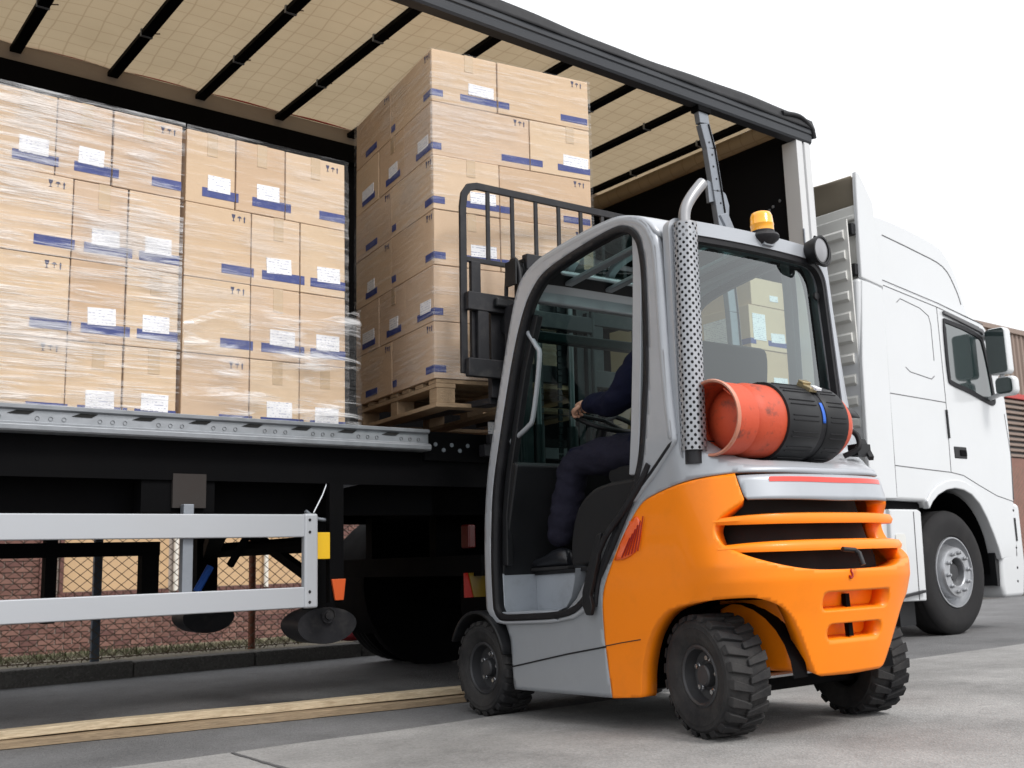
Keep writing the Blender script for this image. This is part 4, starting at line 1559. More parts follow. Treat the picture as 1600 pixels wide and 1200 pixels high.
def lug_wheel(name, c, R_, w, steer, out, nl=22, rim_r=.112):
    """solid tyre with deep side-stepped lugs; axis along local v"""
    ax = Vector((math.sin(steer) * -1, math.cos(steer), 0)) * out
    fw = Vector((math.cos(steer), math.sin(steer), 0))
    c = Vector(c)
    h = w / 2
    tp = [(rim_r, -h * .72), (rim_r + .01, -h * .86), (R_ * .72, -h * .98), (R_ * .86, -h * 1.0), (R_ * .905, -h * .93), (R_ * .93, -h * .8), (R_ * .94, 0), (R_ * .93, h * .8), (R_ * .905, h * .93), (R_ * .86, h), (R_ * .80, h * .985), (R_ * .785, h * 1.0), (R_ * .77, h * .985), (R_ * .66, h * .96), (rim_r + .012, h * .86), (rim_r, h * .74)]
    wh = K(MB().lathe(tp, c, ax, 48), 'tyre', 'rubber', smooth=35)
    up_ = Vector((0, 0, 1))
    for side in (1, -1):
        for i in range(nl):
            a0 = 2 * math.pi * (i + (.0 if side > 0 else .5)) / nl
            vs = []
            da = 2 * math.pi / nl
            for (t, ra, la_) in ((.0, .90, 1.0), (.60, .90, 1.0), (.60, 1.0, .90), (.0, 1.0, .90), (.16, .93, -.06), (.52, .93, -.06), (.52, 1.0, -.06), (.16, 1.0, -.06)):
                a = a0 + t * da + (.35 * da if la_ < 0 else 0)
                p = c + (fw * math.cos(a) + up_ * math.sin(a)) * (R_ * ra) + ax * (side * h * la_)
                vs.append(p)
            b = MB().add(vs, [(0, 1, 2, 3), (7, 6, 5, 4), (0, 4, 5, 1), (1, 5, 6, 2), (2, 6, 7, 3), (3, 7, 4, 0)])
            K(b, 'tread_lug', 'rubber', wh, bevel=.004)
    rm = K(MB().lathe([(rim_r + .004, h * .80), (rim_r - .004, h * .84), (rim_r - .012, h * .78), (rim_r - .02, h * .30), (rim_r - .045, h * .22), (.045, h * .30), (.040, h * .58), (.034, h * .64), (0, h * .66)], c, ax, 36), 'rim', 'rim_dark', wh, smooth=35)
    for i in range(5):
        a = 2 * math.pi * i / 5 + .5
        q = c + (fw * math.cos(a) + up_ * math.sin(a)) * .066 + ax * (h * .26)
        K(MB().lathe([(0, .022), (.009, .022), (.009, .012), (.013, .011), (.013, 0)], q, ax, 8), 'wheel_nut', 'rod', rm)
    return wh


lug_wheel('w', (0, .405, .229), .229, .185, rad(-10), 1)
lug_wheel('w', (0, -.445, .229), .229, .185, rad(-12), -1)
lug_wheel('w', (1.42, .455, .222), .224, .19, 0, 1, rim_r=.12)
lug_wheel('w', (1.42, -.455, .222), .224, .19, 0, -1, rim_r=.12)
K(MB().b2((-.07, -.33, .15), (.07, .33, .30)).tube([(.10, -.3, .2), (.10, .3, .2)], .03, 10), 'steer_axle', 'chassis', bevel=.01)
K(MB().tube([(-.09, -.12, .21), (-.09, .30, .21)], .012, 8), 'tie_rod', 'rod')
K(MB().b2((1.28, -.36, .10), (1.52, .36, .46)), 'drive_axle', 'chassis', bevel=.02)
for sd in (1, -1):
    arc = [(1.42 + .245 * math.cos(a), .225 + .27 * math.sin(a)) for a in np.linspace(rad(28), rad(165), 16)]
    b = MB().grid(lambda i, v: (arc[int(i)][0], sd * v, arc[int(i)][1]), list(range(16)), [.36, .5, .565, .575])
    K(b, 'front_fender', 'black_plastic', smooth=50, solid=.014)
for sd in (1, -1):
    b = MB().grid(lambda i, v: (.0 + .29 * math.cos(math.pi * i / 14), sd * v, .215 + .275 * math.sin(math.pi * i / 14)), list(range(15)), [.22, .30])
    K(b, 'wheel_well', 'chassis', smooth=60)
K(MB().b2((-.18, -.30, .50), (.30, .30, .86)), 'engine_block', 'chassis')
# mast: two channel pairs, cylinders, chains, carriage, backrest, forks (tilted back a little)
TB = rad(3.2)


def mt(u, v, w):
    """mast frame: w along the mast, hinged near the front axle"""
    return (1.56 + u * math.cos(TB) - (w - .25) * math.sin(TB), v - .04, .25 + (w - .25) * math.cos(TB) + u * math.sin(TB))


def mbox(b, lo, hi):
    x0, y0, z0 = lo
    x1, y1, z1 = hi
    P = [(x0, y0, z0), (x1, y0, z0), (x1, y1, z0), (x0, y1, z0), (x0, y0, z1), (x1, y0, z1), (x1, y1, z1), (x0, y1, z1)]
    return b.add([mt(*p) for p in P], ((3, 2, 1, 0), (4, 5, 6, 7), (0, 1, 5, 4), (1, 2, 6, 5), (2, 3, 7, 6), (3, 0, 4, 7)))


for sd in (1, -1):
    b = MB()
    mbox(b, (-.05, sd * .215, .12), (.06, sd * .275, 2.10))
    K(b, 'mast_upright', 'dark_steel', bevel=.005)
    b = MB()
    mbox(b, (-.03, sd * .155, .35), (.06, sd * .205, 2.33))
    K(b, 'inner_mast_upright', 'dark_steel', bevel=.005)
    K(MB().tube([mt(-.02, sd * .115, .3), mt(-.02, sd * .115, 1.45)], .032, 12), 'lift_cylinder', 'black_plastic', smooth=50)
    K(MB().tube([mt(-.02, sd * .115, 1.45), mt(-.02, sd * .115, 2.2)], .018, 12), 'lift_rod', 'dark_rod', smooth=50)
    b = MB()
    for i in range(46):
        w0 = .55 + i * .036
        mbox(b, (.015, sd * .065 - .012, w0), (.027, sd * .065 + .012, w0 + .030))
    o_ = K(b, 'lift_chain', 'dark_steel')
    o_['kind'] = 'stuff'
    pul = K(MB().lathe([(.02, -.03), (.062, -.03), (.066, -.022), (.05, -.014), (.05, .014), (.066, .022), (.062, .03), (.02, .03)], mt(.02, sd * .22, 2.28), (0, 1, 0), 24), 'hose_pulley', 'black_plastic', smooth=40)
    b = MB()
    mbox(b, (-.05, sd * .185, 2.16), (.05, sd * .20, 2.36))
    mbox(b, (-.05, sd * .26, 2.20), (.05, sd * .272, 2.34))
    K(b, 'pulley_bracket', 'black_plastic', bevel=.004)
    K(MB().tube(smoothpath([mt(-.05, sd * .25, 1.0), mt(-.05, sd * .25, 1.9), mt(-.045, sd * .24, 2.26), mt(.02, sd * .235, 2.36), mt(.085, sd * .235, 2.26), mt(.09, sd * .24, 1.95)], 5), .012, 8), 'hydraulic_hose', 'seal', smooth=60)
for w0 in (.45, 1.98, 2.29):
    b = MB()
    mbox(b, (-.06, -.26 if w0 < 2.2 else -.20, w0), (-.01, .26 if w0 < 2.2 else .20, w0 + .09))
    K(b, 'mast_crossbar', 'dark_steel', bevel=.006)
for w0 in (1.70, 2.06):
    b = MB()
    mbox(b, (.065, -.66, w0), (.105, .50, w0 + .10))
    K(b, 'carriage_bar', 'dark_steel', bevel=.006)
for v in (.40, .14, -.14, -.40):
    b = MB()
    mbox(b, (.07, v - .035, 1.70), (.095, v + .035, 2.16))
    K(b, 'carriage_plate', 'dark_steel', bevel=.006)
b = MB()
mbox(b, (.03, .16, 2.085), (.10, .34, 2.14))
K(b, 'carriage_roller_guard', 'black_plastic', bevel=.015)
K(MB().lathe([(0, -.05), (.05, -.05), (.055, -.03), (.055, .03), (.05, .05), (0, .05)], mt(.06, .22, 2.0), (0, 1, 0), 20), 'carriage_roller', 'black_plastic', smooth=40)
bk = [mt(.115, .50, 1.72)] + [mt(.115, .50, 2.64)] + [mt(.115, .49, 2.71), mt(.115, .46, 2.755), mt(.115, .41, 2.77)] + [mt(.115, -.72, 2.77), mt(.115, -.77, 2.755), mt(.115, -.80, 2.71), mt(.115, -.81, 2.64), mt(.115, -.81, 1.72)]
bkr = K(MB().sweep(bk, [(-.02, -.010), (.02, -.010), (.02, .010), (-.02, .010)], (mt(1, 0, 1)[0] - mt(0, 0, 1)[0], 0, mt(1, 0, 1)[2] - mt(0, 0, 1)[2])), 'load_backrest', 'dark_steel', bevel=.003)
for i in range(7):
    v = .335 - i * .165
    b = MB()
    mbox(b, (.108, v - .012, 2.35), (.122, v + .012, 2.765))
    K(b, 'backrest_bar', 'dark_steel', bkr, bevel=.003)
b = MB()
mbox(b, (.106, -.80, 2.335), (.124, .49, 2.362))
K(b, 'backrest_rail', 'dark_steel', bkr, bevel=.003)
for v in (.42, -.74):
    b = MB()
    mbox(b, (.10, v - .025, 1.72), (.13, v + .035, 2.34))
    K(b, 'backrest_stay', 'dark_steel', bkr, bevel=.004)
for v in (.28, -.36):
    b = MB()
    mbox(b, (.105, v - .05, 1.60), (.145, v + .05, 2.16))
    K(b, 'fork_shank', 'dark_steel', bevel=.004)
    p0, p1 = Vector(mt(.125, v, 1.585)), Vector(mt(1.25, v, 1.60))
    K(MB().beam(p0, p1, .10, .036), 'fork_blade', 'dark_steel', bevel=.004)

# ---- gas cylinder lying on the hood
gc = thing('gas_cylinder', 'scuffed red gas cylinder strapped on its side behind the forklift cab', 'gas cylinder', FO + RF @ Vector((-.155, .10, 1.045)))
gc.rotation_euler = RF.to_euler()


def G(b, name, mat, parent=None, **k):
    return b.build(name, mat, parent or gc, **k)


GZ, GR = .150, .147
prof = [(0, .305), (.05, .302), (.09, .288), (.12, .262), (.138, .235), (GR, .20), (GR, .06), (GR + .0015, .055), (GR + .0015, .045), (GR, .04), (GR, -.27), (.138, -.305), (.118, -.34), (.08, -.362), (.03, -.37), (0, -.37)]
body = G(MB().lathe(prof, (0, 0, GZ), (0, 1, 0), 48), 'cylinder_body', 'gas_red', smooth=50)
ring = [(.128, .25), (.141, .252), (.143, .36), (.138, .362), (.130, .30), (.126, .25)]
fr_ = G(MB().lathe(ring, (0, 0, GZ), (0, 1, 0), 48), 'foot_ring', 'gas_red', smooth=40)
G(MB().lathe([(.142, .352), (.149, .360), (.1505, .368), (.147, .376), (.140, .374), (.137, .362)], (0, 0, GZ), (0, 1, 0), 48), 'ring_lip', 'gas_rim', fr_, smooth=60)
G(MB().box((-.095, .345, GZ + .085), (.05, .05, .006), Matrix.Rotation(rad(-42), 3, 'Y')), 'ring_handle', 'gas_red', bevel=.003)
G(MB().lathe([(GR + .001, .10), (GR + .011, .098), (GR + .012, .06), (GR + .012, -.09), (GR + .008, -.096), (GR + .001, -.097)], (0, 0, GZ), (0, 1, 0), 48), 'rubber_sleeve', 'black_plastic', smooth=40)
G(MB().lathe([(GR + .001, -.128), (GR + .008, -.129), (GR + .012, -.135), (GR + .012, -.255), (GR + .011, -.262), (GR + .001, -.264)], (0, 0, GZ), (0, 1, 0), 48), 'rubber_sleeve', 'black_plastic', smooth=40)
for y0, y1 in ((.075, -.075), (-.15, -.245)):
    for k in range(10):
        a = rad(100 + k * 24)
        b = MB()
        for q, r in ((a + rad(3), 0), (a + rad(20), 0)):
            b.tube([(math.sin(q) * (GR + .013), y0, GZ + math.cos(q) * (GR + .013)), (math.sin(q) * (GR + .013), y1, GZ + math.cos(q) * (GR + .013))], .0025, 5)
        G(b, 'sleeve_rib', 'seal')
G(MB().lathe([(GR + .001, -.095), (GR + .006, -.095), (GR + .006, -.13), (GR + .001, -.13)], (0, 0, GZ), (0, 1, 0), 48), 'strap', 'seal', smooth=40)
a0 = rad(-48)
b = MB().grid(lambda a, y: (math.sin(a) * (GR + .009), y, GZ + math.cos(a) * (GR + .009)), [rad(-98) + i * rad(4) for i in range(9)], [-.121, -.104])
G(b, 'blue_tag', 'strap_blue', smooth=60, solid=.002)
bu = Vector((math.sin(rad(-32)) * (GR + .016), -.112, GZ + math.cos(rad(-32)) * (GR + .016)))
Rb = Matrix.Rotation(rad(-32), 3, 'Y')
bkl = G(MB().box(bu, (.075, .046, .020), Rb).box(bu + Rb @ Vector((.02, 0, .014)), (.03, .05, .012), Rb), 'buckle', 'brass', bevel=.004)
G(MB().box(bu + Rb @ Vector((-.035, -.012, .010)), (.032, .034, .010), Rb), 'buckle_tag', 'label_paper', bkl)
vt = G(MB().tube([(0, -.37, GZ), (0, -.44, GZ)], .022, 12).box((0, -.42, GZ + .01), (.05, .05, .06)), 'valve', 'brass', bevel=.004)
G(MB().tube(smoothpath([(0, -.44, GZ), (-.02, -.49, GZ - .03), (-.03, -.48, GZ - .09), (.02, -.44, GZ - .12)], 5), .012, 8), 'gas_hose', 'seal', vt, smooth=60)
b = MB().grid(lambda a, y: (math.cos(a) * .09, y, GZ + math.sin(a) * .09), [rad(20) + i * rad(14) for i in range(11)], [-.35, -.44])
G(b, 'valve_guard', 'black_plastic', smooth=60, solid=.006)
K(MB().beam((-.155, -.38, 1.10), (-.155, -.47, 1.10), .05, .05).beam((-.20, -.44, 1.06), (-.12, -.50, 1.15), .02, .02), 'cylinder_stop', 'black_plastic')

# ------------------------------------------------------------------ tractor unit
pm('truck_pane', (.02, .034, .034), .04, var=.1, coat=1, spec=.9)
tk = thing('tractor_unit', 'white high-roofed truck tractor coupled to the open trailer', 'truck', (7.0, 5.96, FG))
TY = 4.72


def Q(b, name, mat, parent=None, **k):
    return b.build(name, mat, parent or tk, world=True, **k)


XZ = lambda x, z, y: (x, y, z)
ARCH = [(9.235, .56), (9.20, .66), (9.13, .80), (9.05, .93), (8.95, 1.05), (8.83, 1.13), (8.70, 1.17), (8.56, 1.182), (8.42, 1.165), (8.28, 1.12), (8.18, 1.06), (8.12, 1.0)]
main = [(9.245, .55)] + ARCH[1:] + [(8.085, 1.06), (7.34, 1.075), (7.345, 2.265), (7.40, 2.90), (7.757, 2.935), (8.6, 2.85), (9.30, 2.765), (9.395, 2.735), (9.44, 2.70), (9.56, 2.36), (9.66, 2.04), (9.675, 1.80), (9.665, 1.52), (9.61, 1.07), (9.585, .55)]
cab = Q(MB().prism(main, XZ, TY, 7.19), 'cab_body', 'truck_white', bevel=.045, seg=4)
roofp = [(7.62, 2.90), (7.66, 3.46), (7.762, 3.515), (8.15, 3.50), (8.5, 3.46), (8.80, 3.405), (8.95, 3.31), (9.06, 3.17), (9.13, 3.0), (9.20, 2.82), (9.24, 2.74)]
rb = Q(MB().prism(smooth2(roofp, 3), XZ, TY + .045, 7.14), 'high_roof', 'truck_white', bevel=.11, seg=5)
# rear side fairings, roof deflector, rear wall with ribs
for y0, y1 in ((TY - .012, TY + .03), (7.16, 7.20)):
    Q(MB().prism([(7.482, 3.84), (7.53, 3.83), (7.60, 3.74), (7.70, 3.60), (7.735, 2.86), (7.435, 2.90), (7.45, 3.3)], XZ, y0, y1), 'side_fairing', 'truck_white', bevel=.012, seg=3)
    Q(MB().prism([(7.435, 2.885), (7.735, 2.845), (7.70, 1.95), (7.67, 1.36), (7.66, 1.08), (7.31, 1.08), (7.30, 1.4), (7.34, 2.2)], XZ, y0, y1), 'side_extender', 'truck_white', bevel=.012, seg=3)
dp = smooth2([(7.72, 3.58), (7.69, 3.62), (7.63, 3.69), (7.55, 3.80), (7.47, 3.87)], 4)
Q(MB().grid(lambda i, y: (dp[int(i)][0], y, dp[int(i)][1] - .06 * (1 - math.cos(math.pi * (y - 5.955) / 1.22)) * .5), list(range(len(dp))), [TY + .03 + i * .24 for i in range(11)]), 'roof_deflector', 'truck_beige', smooth=60, solid=.012)
Q(MB().b2((7.49, TY + .03, 2.9), (7.62, 7.15, 3.56)).b2((7.46, TY + .03, 3.42), (7.49, 7.15, 3.47)), 'roof_rear_panel', 'truck_back', bevel=.02)
Q(MB().b2((7.36, TY + .03, 1.08), (7.345, 7.16, 3.40)), 'rear_wall', 'truck_back')
for i in range(12):
    z = 1.30 + i * .175
    Q(MB().prism([(7.345, z), (7.32, z + .022), (7.32, z + .075), (7.345, z + .098)], lambda x, z_, y: (x, y, z_), TY + .06, 7.1), 'wall_rib', 'truck_back', bevel=.004)
for z in (2.93, 3.28):
    Q(MB().b2((7.40, TY + .02, z), (7.46, TY + .10, z + .10)), 'fairing_clip', 'black_plastic', bevel=.006)
# seams
for pts in ([(8.582, 2.80), (8.578, 1.94), (8.546, 1.322)], [(7.705, 1.956), (8.578, 1.937)], [(7.672, 1.355), (8.10, 1.338), (8.546, 1.322), (8.75, 1.30), (9.0, 1.22), (9.3, 1.13), (9.60, 1.08)],
            [(7.74, 2.88), (7.705, 1.95), (7.672, 1.10)], [(7.757, 2.93), (8.6, 2.842), (9.38, 2.735)], [(7.757, 2.885), (8.6, 2.80), (9.30, 2.70)],
            [(7.94, 2.76), (8.0, 2.80), (8.30, 2.755), (8.43, 2.70), (8.455, 2.62), (8.45, 2.3)], [(8.43, 2.16), (8.38, 2.13), (8.05, 2.165), (7.985, 2.20)], [(9.60, 1.9), (9.64, 1.5), (9.6, 1.1)]):
    Q(MB().tube([(x, TY + .001, z) for x, z in pts], .0045, 6), 'panel_seam', 'seam', cab)
Q(MB().tube([(x, TY + .046, z) for x, z in smooth2([(7.883, 3.361), (8.4, 3.30), (8.844, 3.225), (9.032, 3.04), (9.10, 2.90)], 4)], .006, 6), 'roof_seam', 'seam', rb)
Q(MB().b2((8.553, TY - .012, 1.62), (8.575, TY + .01, 1.87)), 'door_hinge_gap', 'black_plastic', cab)
# fender flare
fl_o = [(8.09, 1.07), (8.16, 1.14), (8.27, 1.20), (8.42, 1.245), (8.57, 1.262), (8.72, 1.25), (8.87, 1.205), (9.0, 1.12), (9.11, .99), (9.19, .85), (9.26, .70), (9.30, .57)]
Q(MB().prism(fl_o + ARCH, XZ, TY - .018, TY + .05), 'wheel_arch_flare', 'truck_white', cab, bevel=.012, seg=3)
Q(MB().grid(lambda a, y: (8.55 + .60 * math.cos(a), y, .52 + .63 * math.sin(a)), [rad(-8) + i * rad(196) / 20 for i in range(21)], [TY + .06, 5.4, 6.5, 7.1]), 'wheel_housing', 'chassis', smooth=60)
Q(MB().b2((7.9, 5.35, .5), (9.4, 5.40, 1.2)), 'inner_liner', 'chassis')
# door window, handle, mirrors
win = smooth2([(8.668, 2.70), (8.655, 2.40), (8.66, 2.17), (8.70, 2.115), (9.0, 2.06), (9.33, 1.985), (9.42, 1.985), (9.435, 2.05), (9.40, 2.30), (9.345, 2.53), (9.28, 2.61), (9.0, 2.665)], 3)
wf = Q(panel(offs(win, .012), [offs(win, -.028)], .02, lambda x, z: (x, TY - .003, z)), 'window_rubber', 'seal', cab, solid=.016, offset=0)
Q(panel(offs(win, -.01), [], .05, lambda x, z: (x, TY - .002, z)), 'side_window', 'truck_pane', cab)
Q(MB().prism([(8.668, 2.745), (9.30, 2.645), (9.40, 2.58), (9.41, 2.60), (9.33, 2.68), (8.67, 2.775)], XZ, TY - .025, TY), 'wind_deflector', 'seam', cab, bevel=.006)
hd = Q(MB().b2((8.63, TY - .006, 1.445), (8.845, TY + .02, 1.555)), 'door_handle_recess', 'black_plastic', cab, bevel=.02, seg=3)
Q(MB().b2((8.72, TY - .014, 1.47), (8.83, TY, 1.525)), 'door_handle', 'chassis', hd, bevel=.01)
mr = Q(MB().prism(rrect(4.46, 2.22, 4.65, 2.655, .04), lambda y, z, x: (x, y, z), 9.25, 9.36), 'mirror_housing', 'truck_white', bevel=.02, seg=3)
Q(MB().prism(rrect(4.47, 2.235, 4.645, 2.645, .03), lambda y, z, x: (x, y, z), 9.243, 9.252), 'mirror_glass', 'truck_pane', mr)
mr2 = Q(MB().prism(rrect(4.42, 2.02, 4.61, 2.20, .05), lambda y, z, x: (x, y, z), 9.25, 9.35), 'mirror_housing', 'truck_white', bevel=.03, seg=3)
Q(MB().prism(rrect(4.445, 2.04, 4.595, 2.185, .04), lambda y, z, x: (x, y, z), 9.243, 9.252), 'mirror_glass', 'truck_pane', mr2)
for pq in ([(9.30, 4.56, 2.62), (9.36, 4.74, 2.62)], [(9.30, 4.54, 2.06), (9.36, 4.74, 2.02)], [(9.31, 4.56, 2.19), (9.31, 4.55, 2.25)]):
    Q(MB().tube(pq, .022, 8), 'mirror_arm', 'truck_white')
# roof fittings
Q(MB().tube([(8.16, TY + .16, 3.53), (8.72, TY + .16, 3.455)], .014, 8), 'roof_rail', 'dark_steel')
Q(MB().lathe([(0, -.03), (.02, -.03), (.045, .03), (.05, .035), (0, .035)], (8.75, TY + .16, 3.44), (1, 0, -.1), 16), 'roof_lamp', 'dark_steel', smooth=40)
Q(MB().tube([(8.30, TY + .5, 3.47), (8.27, TY + .5, 3.86)], .006, 6).lathe([(0, .02), (.012, 0), (0, -.02)], (8.27, TY + .5, 3.86), (0, 0, 1), 8), 'antenna', 'alu')
Q(MB().beam((9.24, TY + .2, 2.86), (9.34, TY + .2, 2.72), .03, .03), 'marker_lamp', 'dark_steel')
Q(MB().prism([(9.20, 2.86), (9.52, 2.76), (9.55, 2.72), (9.50, 2.71), (9.20, 2.80)], XZ, TY + .08, 7.1), 'sun_visor', 'truck_white', bevel=.01)
# lower side: tank cover, steps, bumper
sp = Q(MB().prism([(7.52, .265), (7.985, .255), (8.02, .98), (7.97, 1.0), (7.56, 1.0)], XZ, TY + .005, 5.25), 'side_skirt', 'truck_white', bevel=.015, seg=3)
Q(MB().tube([(7.90, TY + .005, .98), (7.87, TY + .005, .27)], .005, 6), 'panel_seam', 'seam', sp)
Q(MB().prism(rrect(7.60, .62, 7.74, .80, .02), XZ, TY - .002, TY + .012), 'tank_cap_recess', 'truck_back', sp)
Q(MB().prism([(7.35, .26), (7.62, .26), (7.62, 1.0), (7.35, 1.0)], XZ, TY + .04, 5.3), 'fuel_tank', 'truck_white', bevel=.02)
Q(MB().beam((7.55, TY, .30), (7.93, TY, .335), .06, .02), 'step_edge', 'dark_steel')
Q(MB().b2((7.35, TY + .06, .995), (8.09, 5.4, 1.075)), 'chassis_gap', 'chassis')
Q(MB().b2((7.75, TY + .12, .06), (7.98, 5.2, .26)), 'mud_flap', 'black_plastic')
bm_ = Q(MB().prism([(9.27, .60), (9.24, .34), (9.27, .22), (9.62, .22), (9.70, .5), (9.70, 1.06), (9.585, 1.075), (9.50, .62)], XZ, TY, 7.19), 'bumper', 'truck_white', bevel=.04, seg=3)
Q(MB().b2((9.56, TY - .006, .72), (9.585, TY + .01, .93)), 'bumper_slot', 'black_plastic', bm_)
Q(MB().b2((9.20, TY + .03, .33), (9.262, TY + .3, .62)), 'mud_guard', 'black_plastic')
for x, z in ((9.57, 1.0), (9.55, .66), (9.53, .48), (9.51, .36)):
    Q(MB().lathe([(0, .005), (.01, .004), (.012, 0)], (x, TY, z), (0, -1, 0), 8), 'bumper_bolt', 'dark_steel', bm_)


def truck_wheel(x, y, R_, out, steel=True, dual=False):
    w = .30
    ax = (0, out, 0)
    z = FG + R_ - .004
    tp = [(.295, -w / 2 + .03), (.31, -w / 2 + .01), (R_ * .8, -w / 2), (R_ * .93, -w / 2 + .015), (R_ * .985, -w / 2 + .04), (R_, -w * .3), (R_, w * .3), (R_ * .985, w / 2 - .04), (R_ * .93, w / 2 - .015), (R_ * .84, w / 2 - .002), (R_ * .80, w / 2), (R_ * .70, w / 2 - .004), (.312, w / 2 - .012), (.295, w / 2 - .03)]
    t = Q(MB().lathe(tp, (x, y, z), ax, 56), 'tyre', 'tyre_truck' if x > 8 else 'chassis', smooth=35)  # drive tyres take a near-black colour that carries the shade under the trailer
    for k in (-.09, -.03, .03, .09):
        Q(MB().lathe([(R_ + .001, k - .006), (R_ + .001, k + .006)], (x, y, z), ax, 56), 'tread_groove', 'black_hole', t)
    if steel:
        rp_ = [(.300, w / 2 - .028), (.296, w / 2 - .010), (.286, w / 2 - .010), (.280, w / 2 - .03), (.262, w / 2 - .06), (.245, w / 2 - .085), (.225, w / 2 - .07), (.215, w / 2 - .005), (.205, w / 2 + .012), (.125, w / 2 + .014), (.118, w / 2 + .005), (.112, w / 2 - .06), (.06, w / 2 - .06), (.055, w / 2 - .045), (0, w / 2 - .045)]
        r = Q(MB().lathe(rp_, (x, y, z), ax, 56), 'rim', 'rim_steel', t, smooth=30)
        Q(MB().lathe([(.113, w / 2 - .055), (.07, w / 2 - .05), (.068, w / 2 - .02), (0, w / 2 - .018)], (x, y, z), ax, 28), 'hub', 'rim_dark', r, smooth=30)
        for i in range(10):
            a = 2 * math.pi * i / 10 + .12
            Q(MB().lathe([(0, .035), (.011, .034), (.013, .022), (.017, .018), (.019, 0)], (x + .165 * math.cos(a), y + out * (w / 2 + .012), z + .165 * math.sin(a)), ax, 8), 'wheel_nut', 'rim_steel', r, smooth=30)
    return t


truck_wheel(8.52, 4.90, .525, -1)
truck_wheel(8.52, 7.02, .525, 1)
for y in (4.90, 5.22, 6.68, 7.0):
    truck_wheel(4.42, y, .52, -1 if y < 6 else 1, steel=y in (4.90, 7.0))
for y in (5.06, 6.84):
    b = MB().grid(lambda a, yy: (4.42 + .62 * math.cos(a), y + yy, .46 + .62 * math.sin(a) * (1 if math.sin(a) > 0 else 1)), [rad(-25) + i * rad(230) / 24 for i in range(25)], [-.34, -.33, .33, .34])
    Q(b, 'rear_mudguard', 'chassis', smooth=50, solid=.02)
Q(MB().prism([(4.34 + .62 * math.cos(2 * math.pi * i / 40), max(FG + .015, .545 + .60 * math.sin(2 * math.pi * i / 40))) for i in range(40)], XZ, 6.46, 6.49), 'wheel_black_fill', 'chassis')  # black disc added to fill the shaded far wheel to a solid dark shape
for y in (5.55, 6.35):
    Q(MB().b2((3.70, y - .04, .72), (9.2, y + .04, 1.0)), 'frame_rail', 'chassis')
Q(MB().b2((3.75, 5.6, .98), (4.9, 6.3, 1.12)), 'fifth_wheel', 'chassis', bevel=.03)
Q(MB().tube([(4.42, 5.0, .47), (4.42, 6.9, .47)], .12, 12), 'drive_axle', 'chassis')
Q(MB().b2((5.2, 4.85, .35), (7.3, 5.5, .95)), 'battery_box', 'chassis', bevel=.02)
Q(MB().b2((3.60, 4.90, .60), (3.66, 7.0, .72)), 'tail_lamp_bar', 'chassis')
Q(MB().b2((3.585, 5.0, .76), (3.64, 5.08, .90)), 'tail_lamp', 'tail_red_shaded', bevel=.01)
rp = Q(MB().b2((3.54, 4.985, .478), (3.62, 4.995, .618)), 'marker_plate', 'reflector_red')
Q(MB().prism([(3.60, .478), (3.70, .478), (3.70, .618), (3.565, .618)], XZ, 4.977, 4.984), 'yellow_stripe', 'reflector_yellow', rp)

# ------------------------------------------------------------------ driver (built in the forklift's frame)


def skin_mesh(verts, edges, radii, root, sub=2):
    me = bpy.data.meshes.new('tmp')
    me.from_pydata(verts, edges, [])
    o = bpy.data.objects.new('tmp', me)
    C.objects.link(o)
    md = o.modifiers.new('skin', 'SKIN')
    md.use_smooth_shade = True
    md.branch_smoothing = .4
    sv = me.skin_vertices[0].data
    for i, r in enumerate(radii):
        sv[i].radius = r if isinstance(r, tuple) else (r, r)
        sv[i].use_root = (i == root)
    ss_ = o.modifiers.new('sub', 'SUBSURF')
    ss_.levels = sub
    ss_.render_levels = sub
    dg = bpy.context.evaluated_depsgraph_get()
    out = bpy.data.meshes.new_from_object(o.evaluated_get(dg))
    bpy.data.objects.remove(o)
    return out


J = [((.43, 0, 1.21), (.155, .125)), ((.435, 0, 1.34), (.15, .115)), ((.46, 0, 1.49), (.165, .12)), ((.475, 0, 1.60), (.16, .105)), ((.485, 0, 1.685), (.062, .062)), ((.50, 0, 1.745), (.056, .058)),
     # left arm 6-10
     ((.475, .135, 1.615), .085), ((.475, .215, 1.585), .082), ((.60, .275, 1.40), .074), ((.79, .24, 1.425), .058), ((.905, .205, 1.46), .038),
     # right arm 11-15
     ((.475, -.135, 1.615), .078), ((.475, -.205, 1.585), .072), ((.56, -.28, 1.36), .058), ((.76, -.29, 1.33), .044), ((.86, -.295, 1.32), .034),
     # left leg 16-21
     ((.46, .11, 1.175), .115), ((.72, .17, 1.185), .104), ((.985, .235, 1.185), .086), ((1.02, .245, 1.06), .080), ((1.075, .262, .90), .078), ((1.105, .27, .765), .070),
     # right leg 22-27
     ((.46, -.11, 1.175), .105), ((.72, -.15, 1.185), .092), ((.98, -.19, 1.19), .074), ((1.03, -.19, 1.06), .066), ((1.10, -.195, .90), .060), ((1.14, -.20, .765), .056)]
ED = [(0, 1), (1, 2), (2, 3), (3, 4), (4, 5), (3, 6), (6, 7), (7, 8), (8, 9), (9, 10), (3, 11), (11, 12), (12, 13), (13, 14), (14, 15), (0, 16), (16, 17), (17, 18), (18, 19), (19, 20), (20, 21), (0, 22), (22, 23), (23, 24), (24, 25), (25, 26), (26, 27)]
bme = skin_mesh([p for p, r in J], ED, [r for p, r in J], 0, 3)
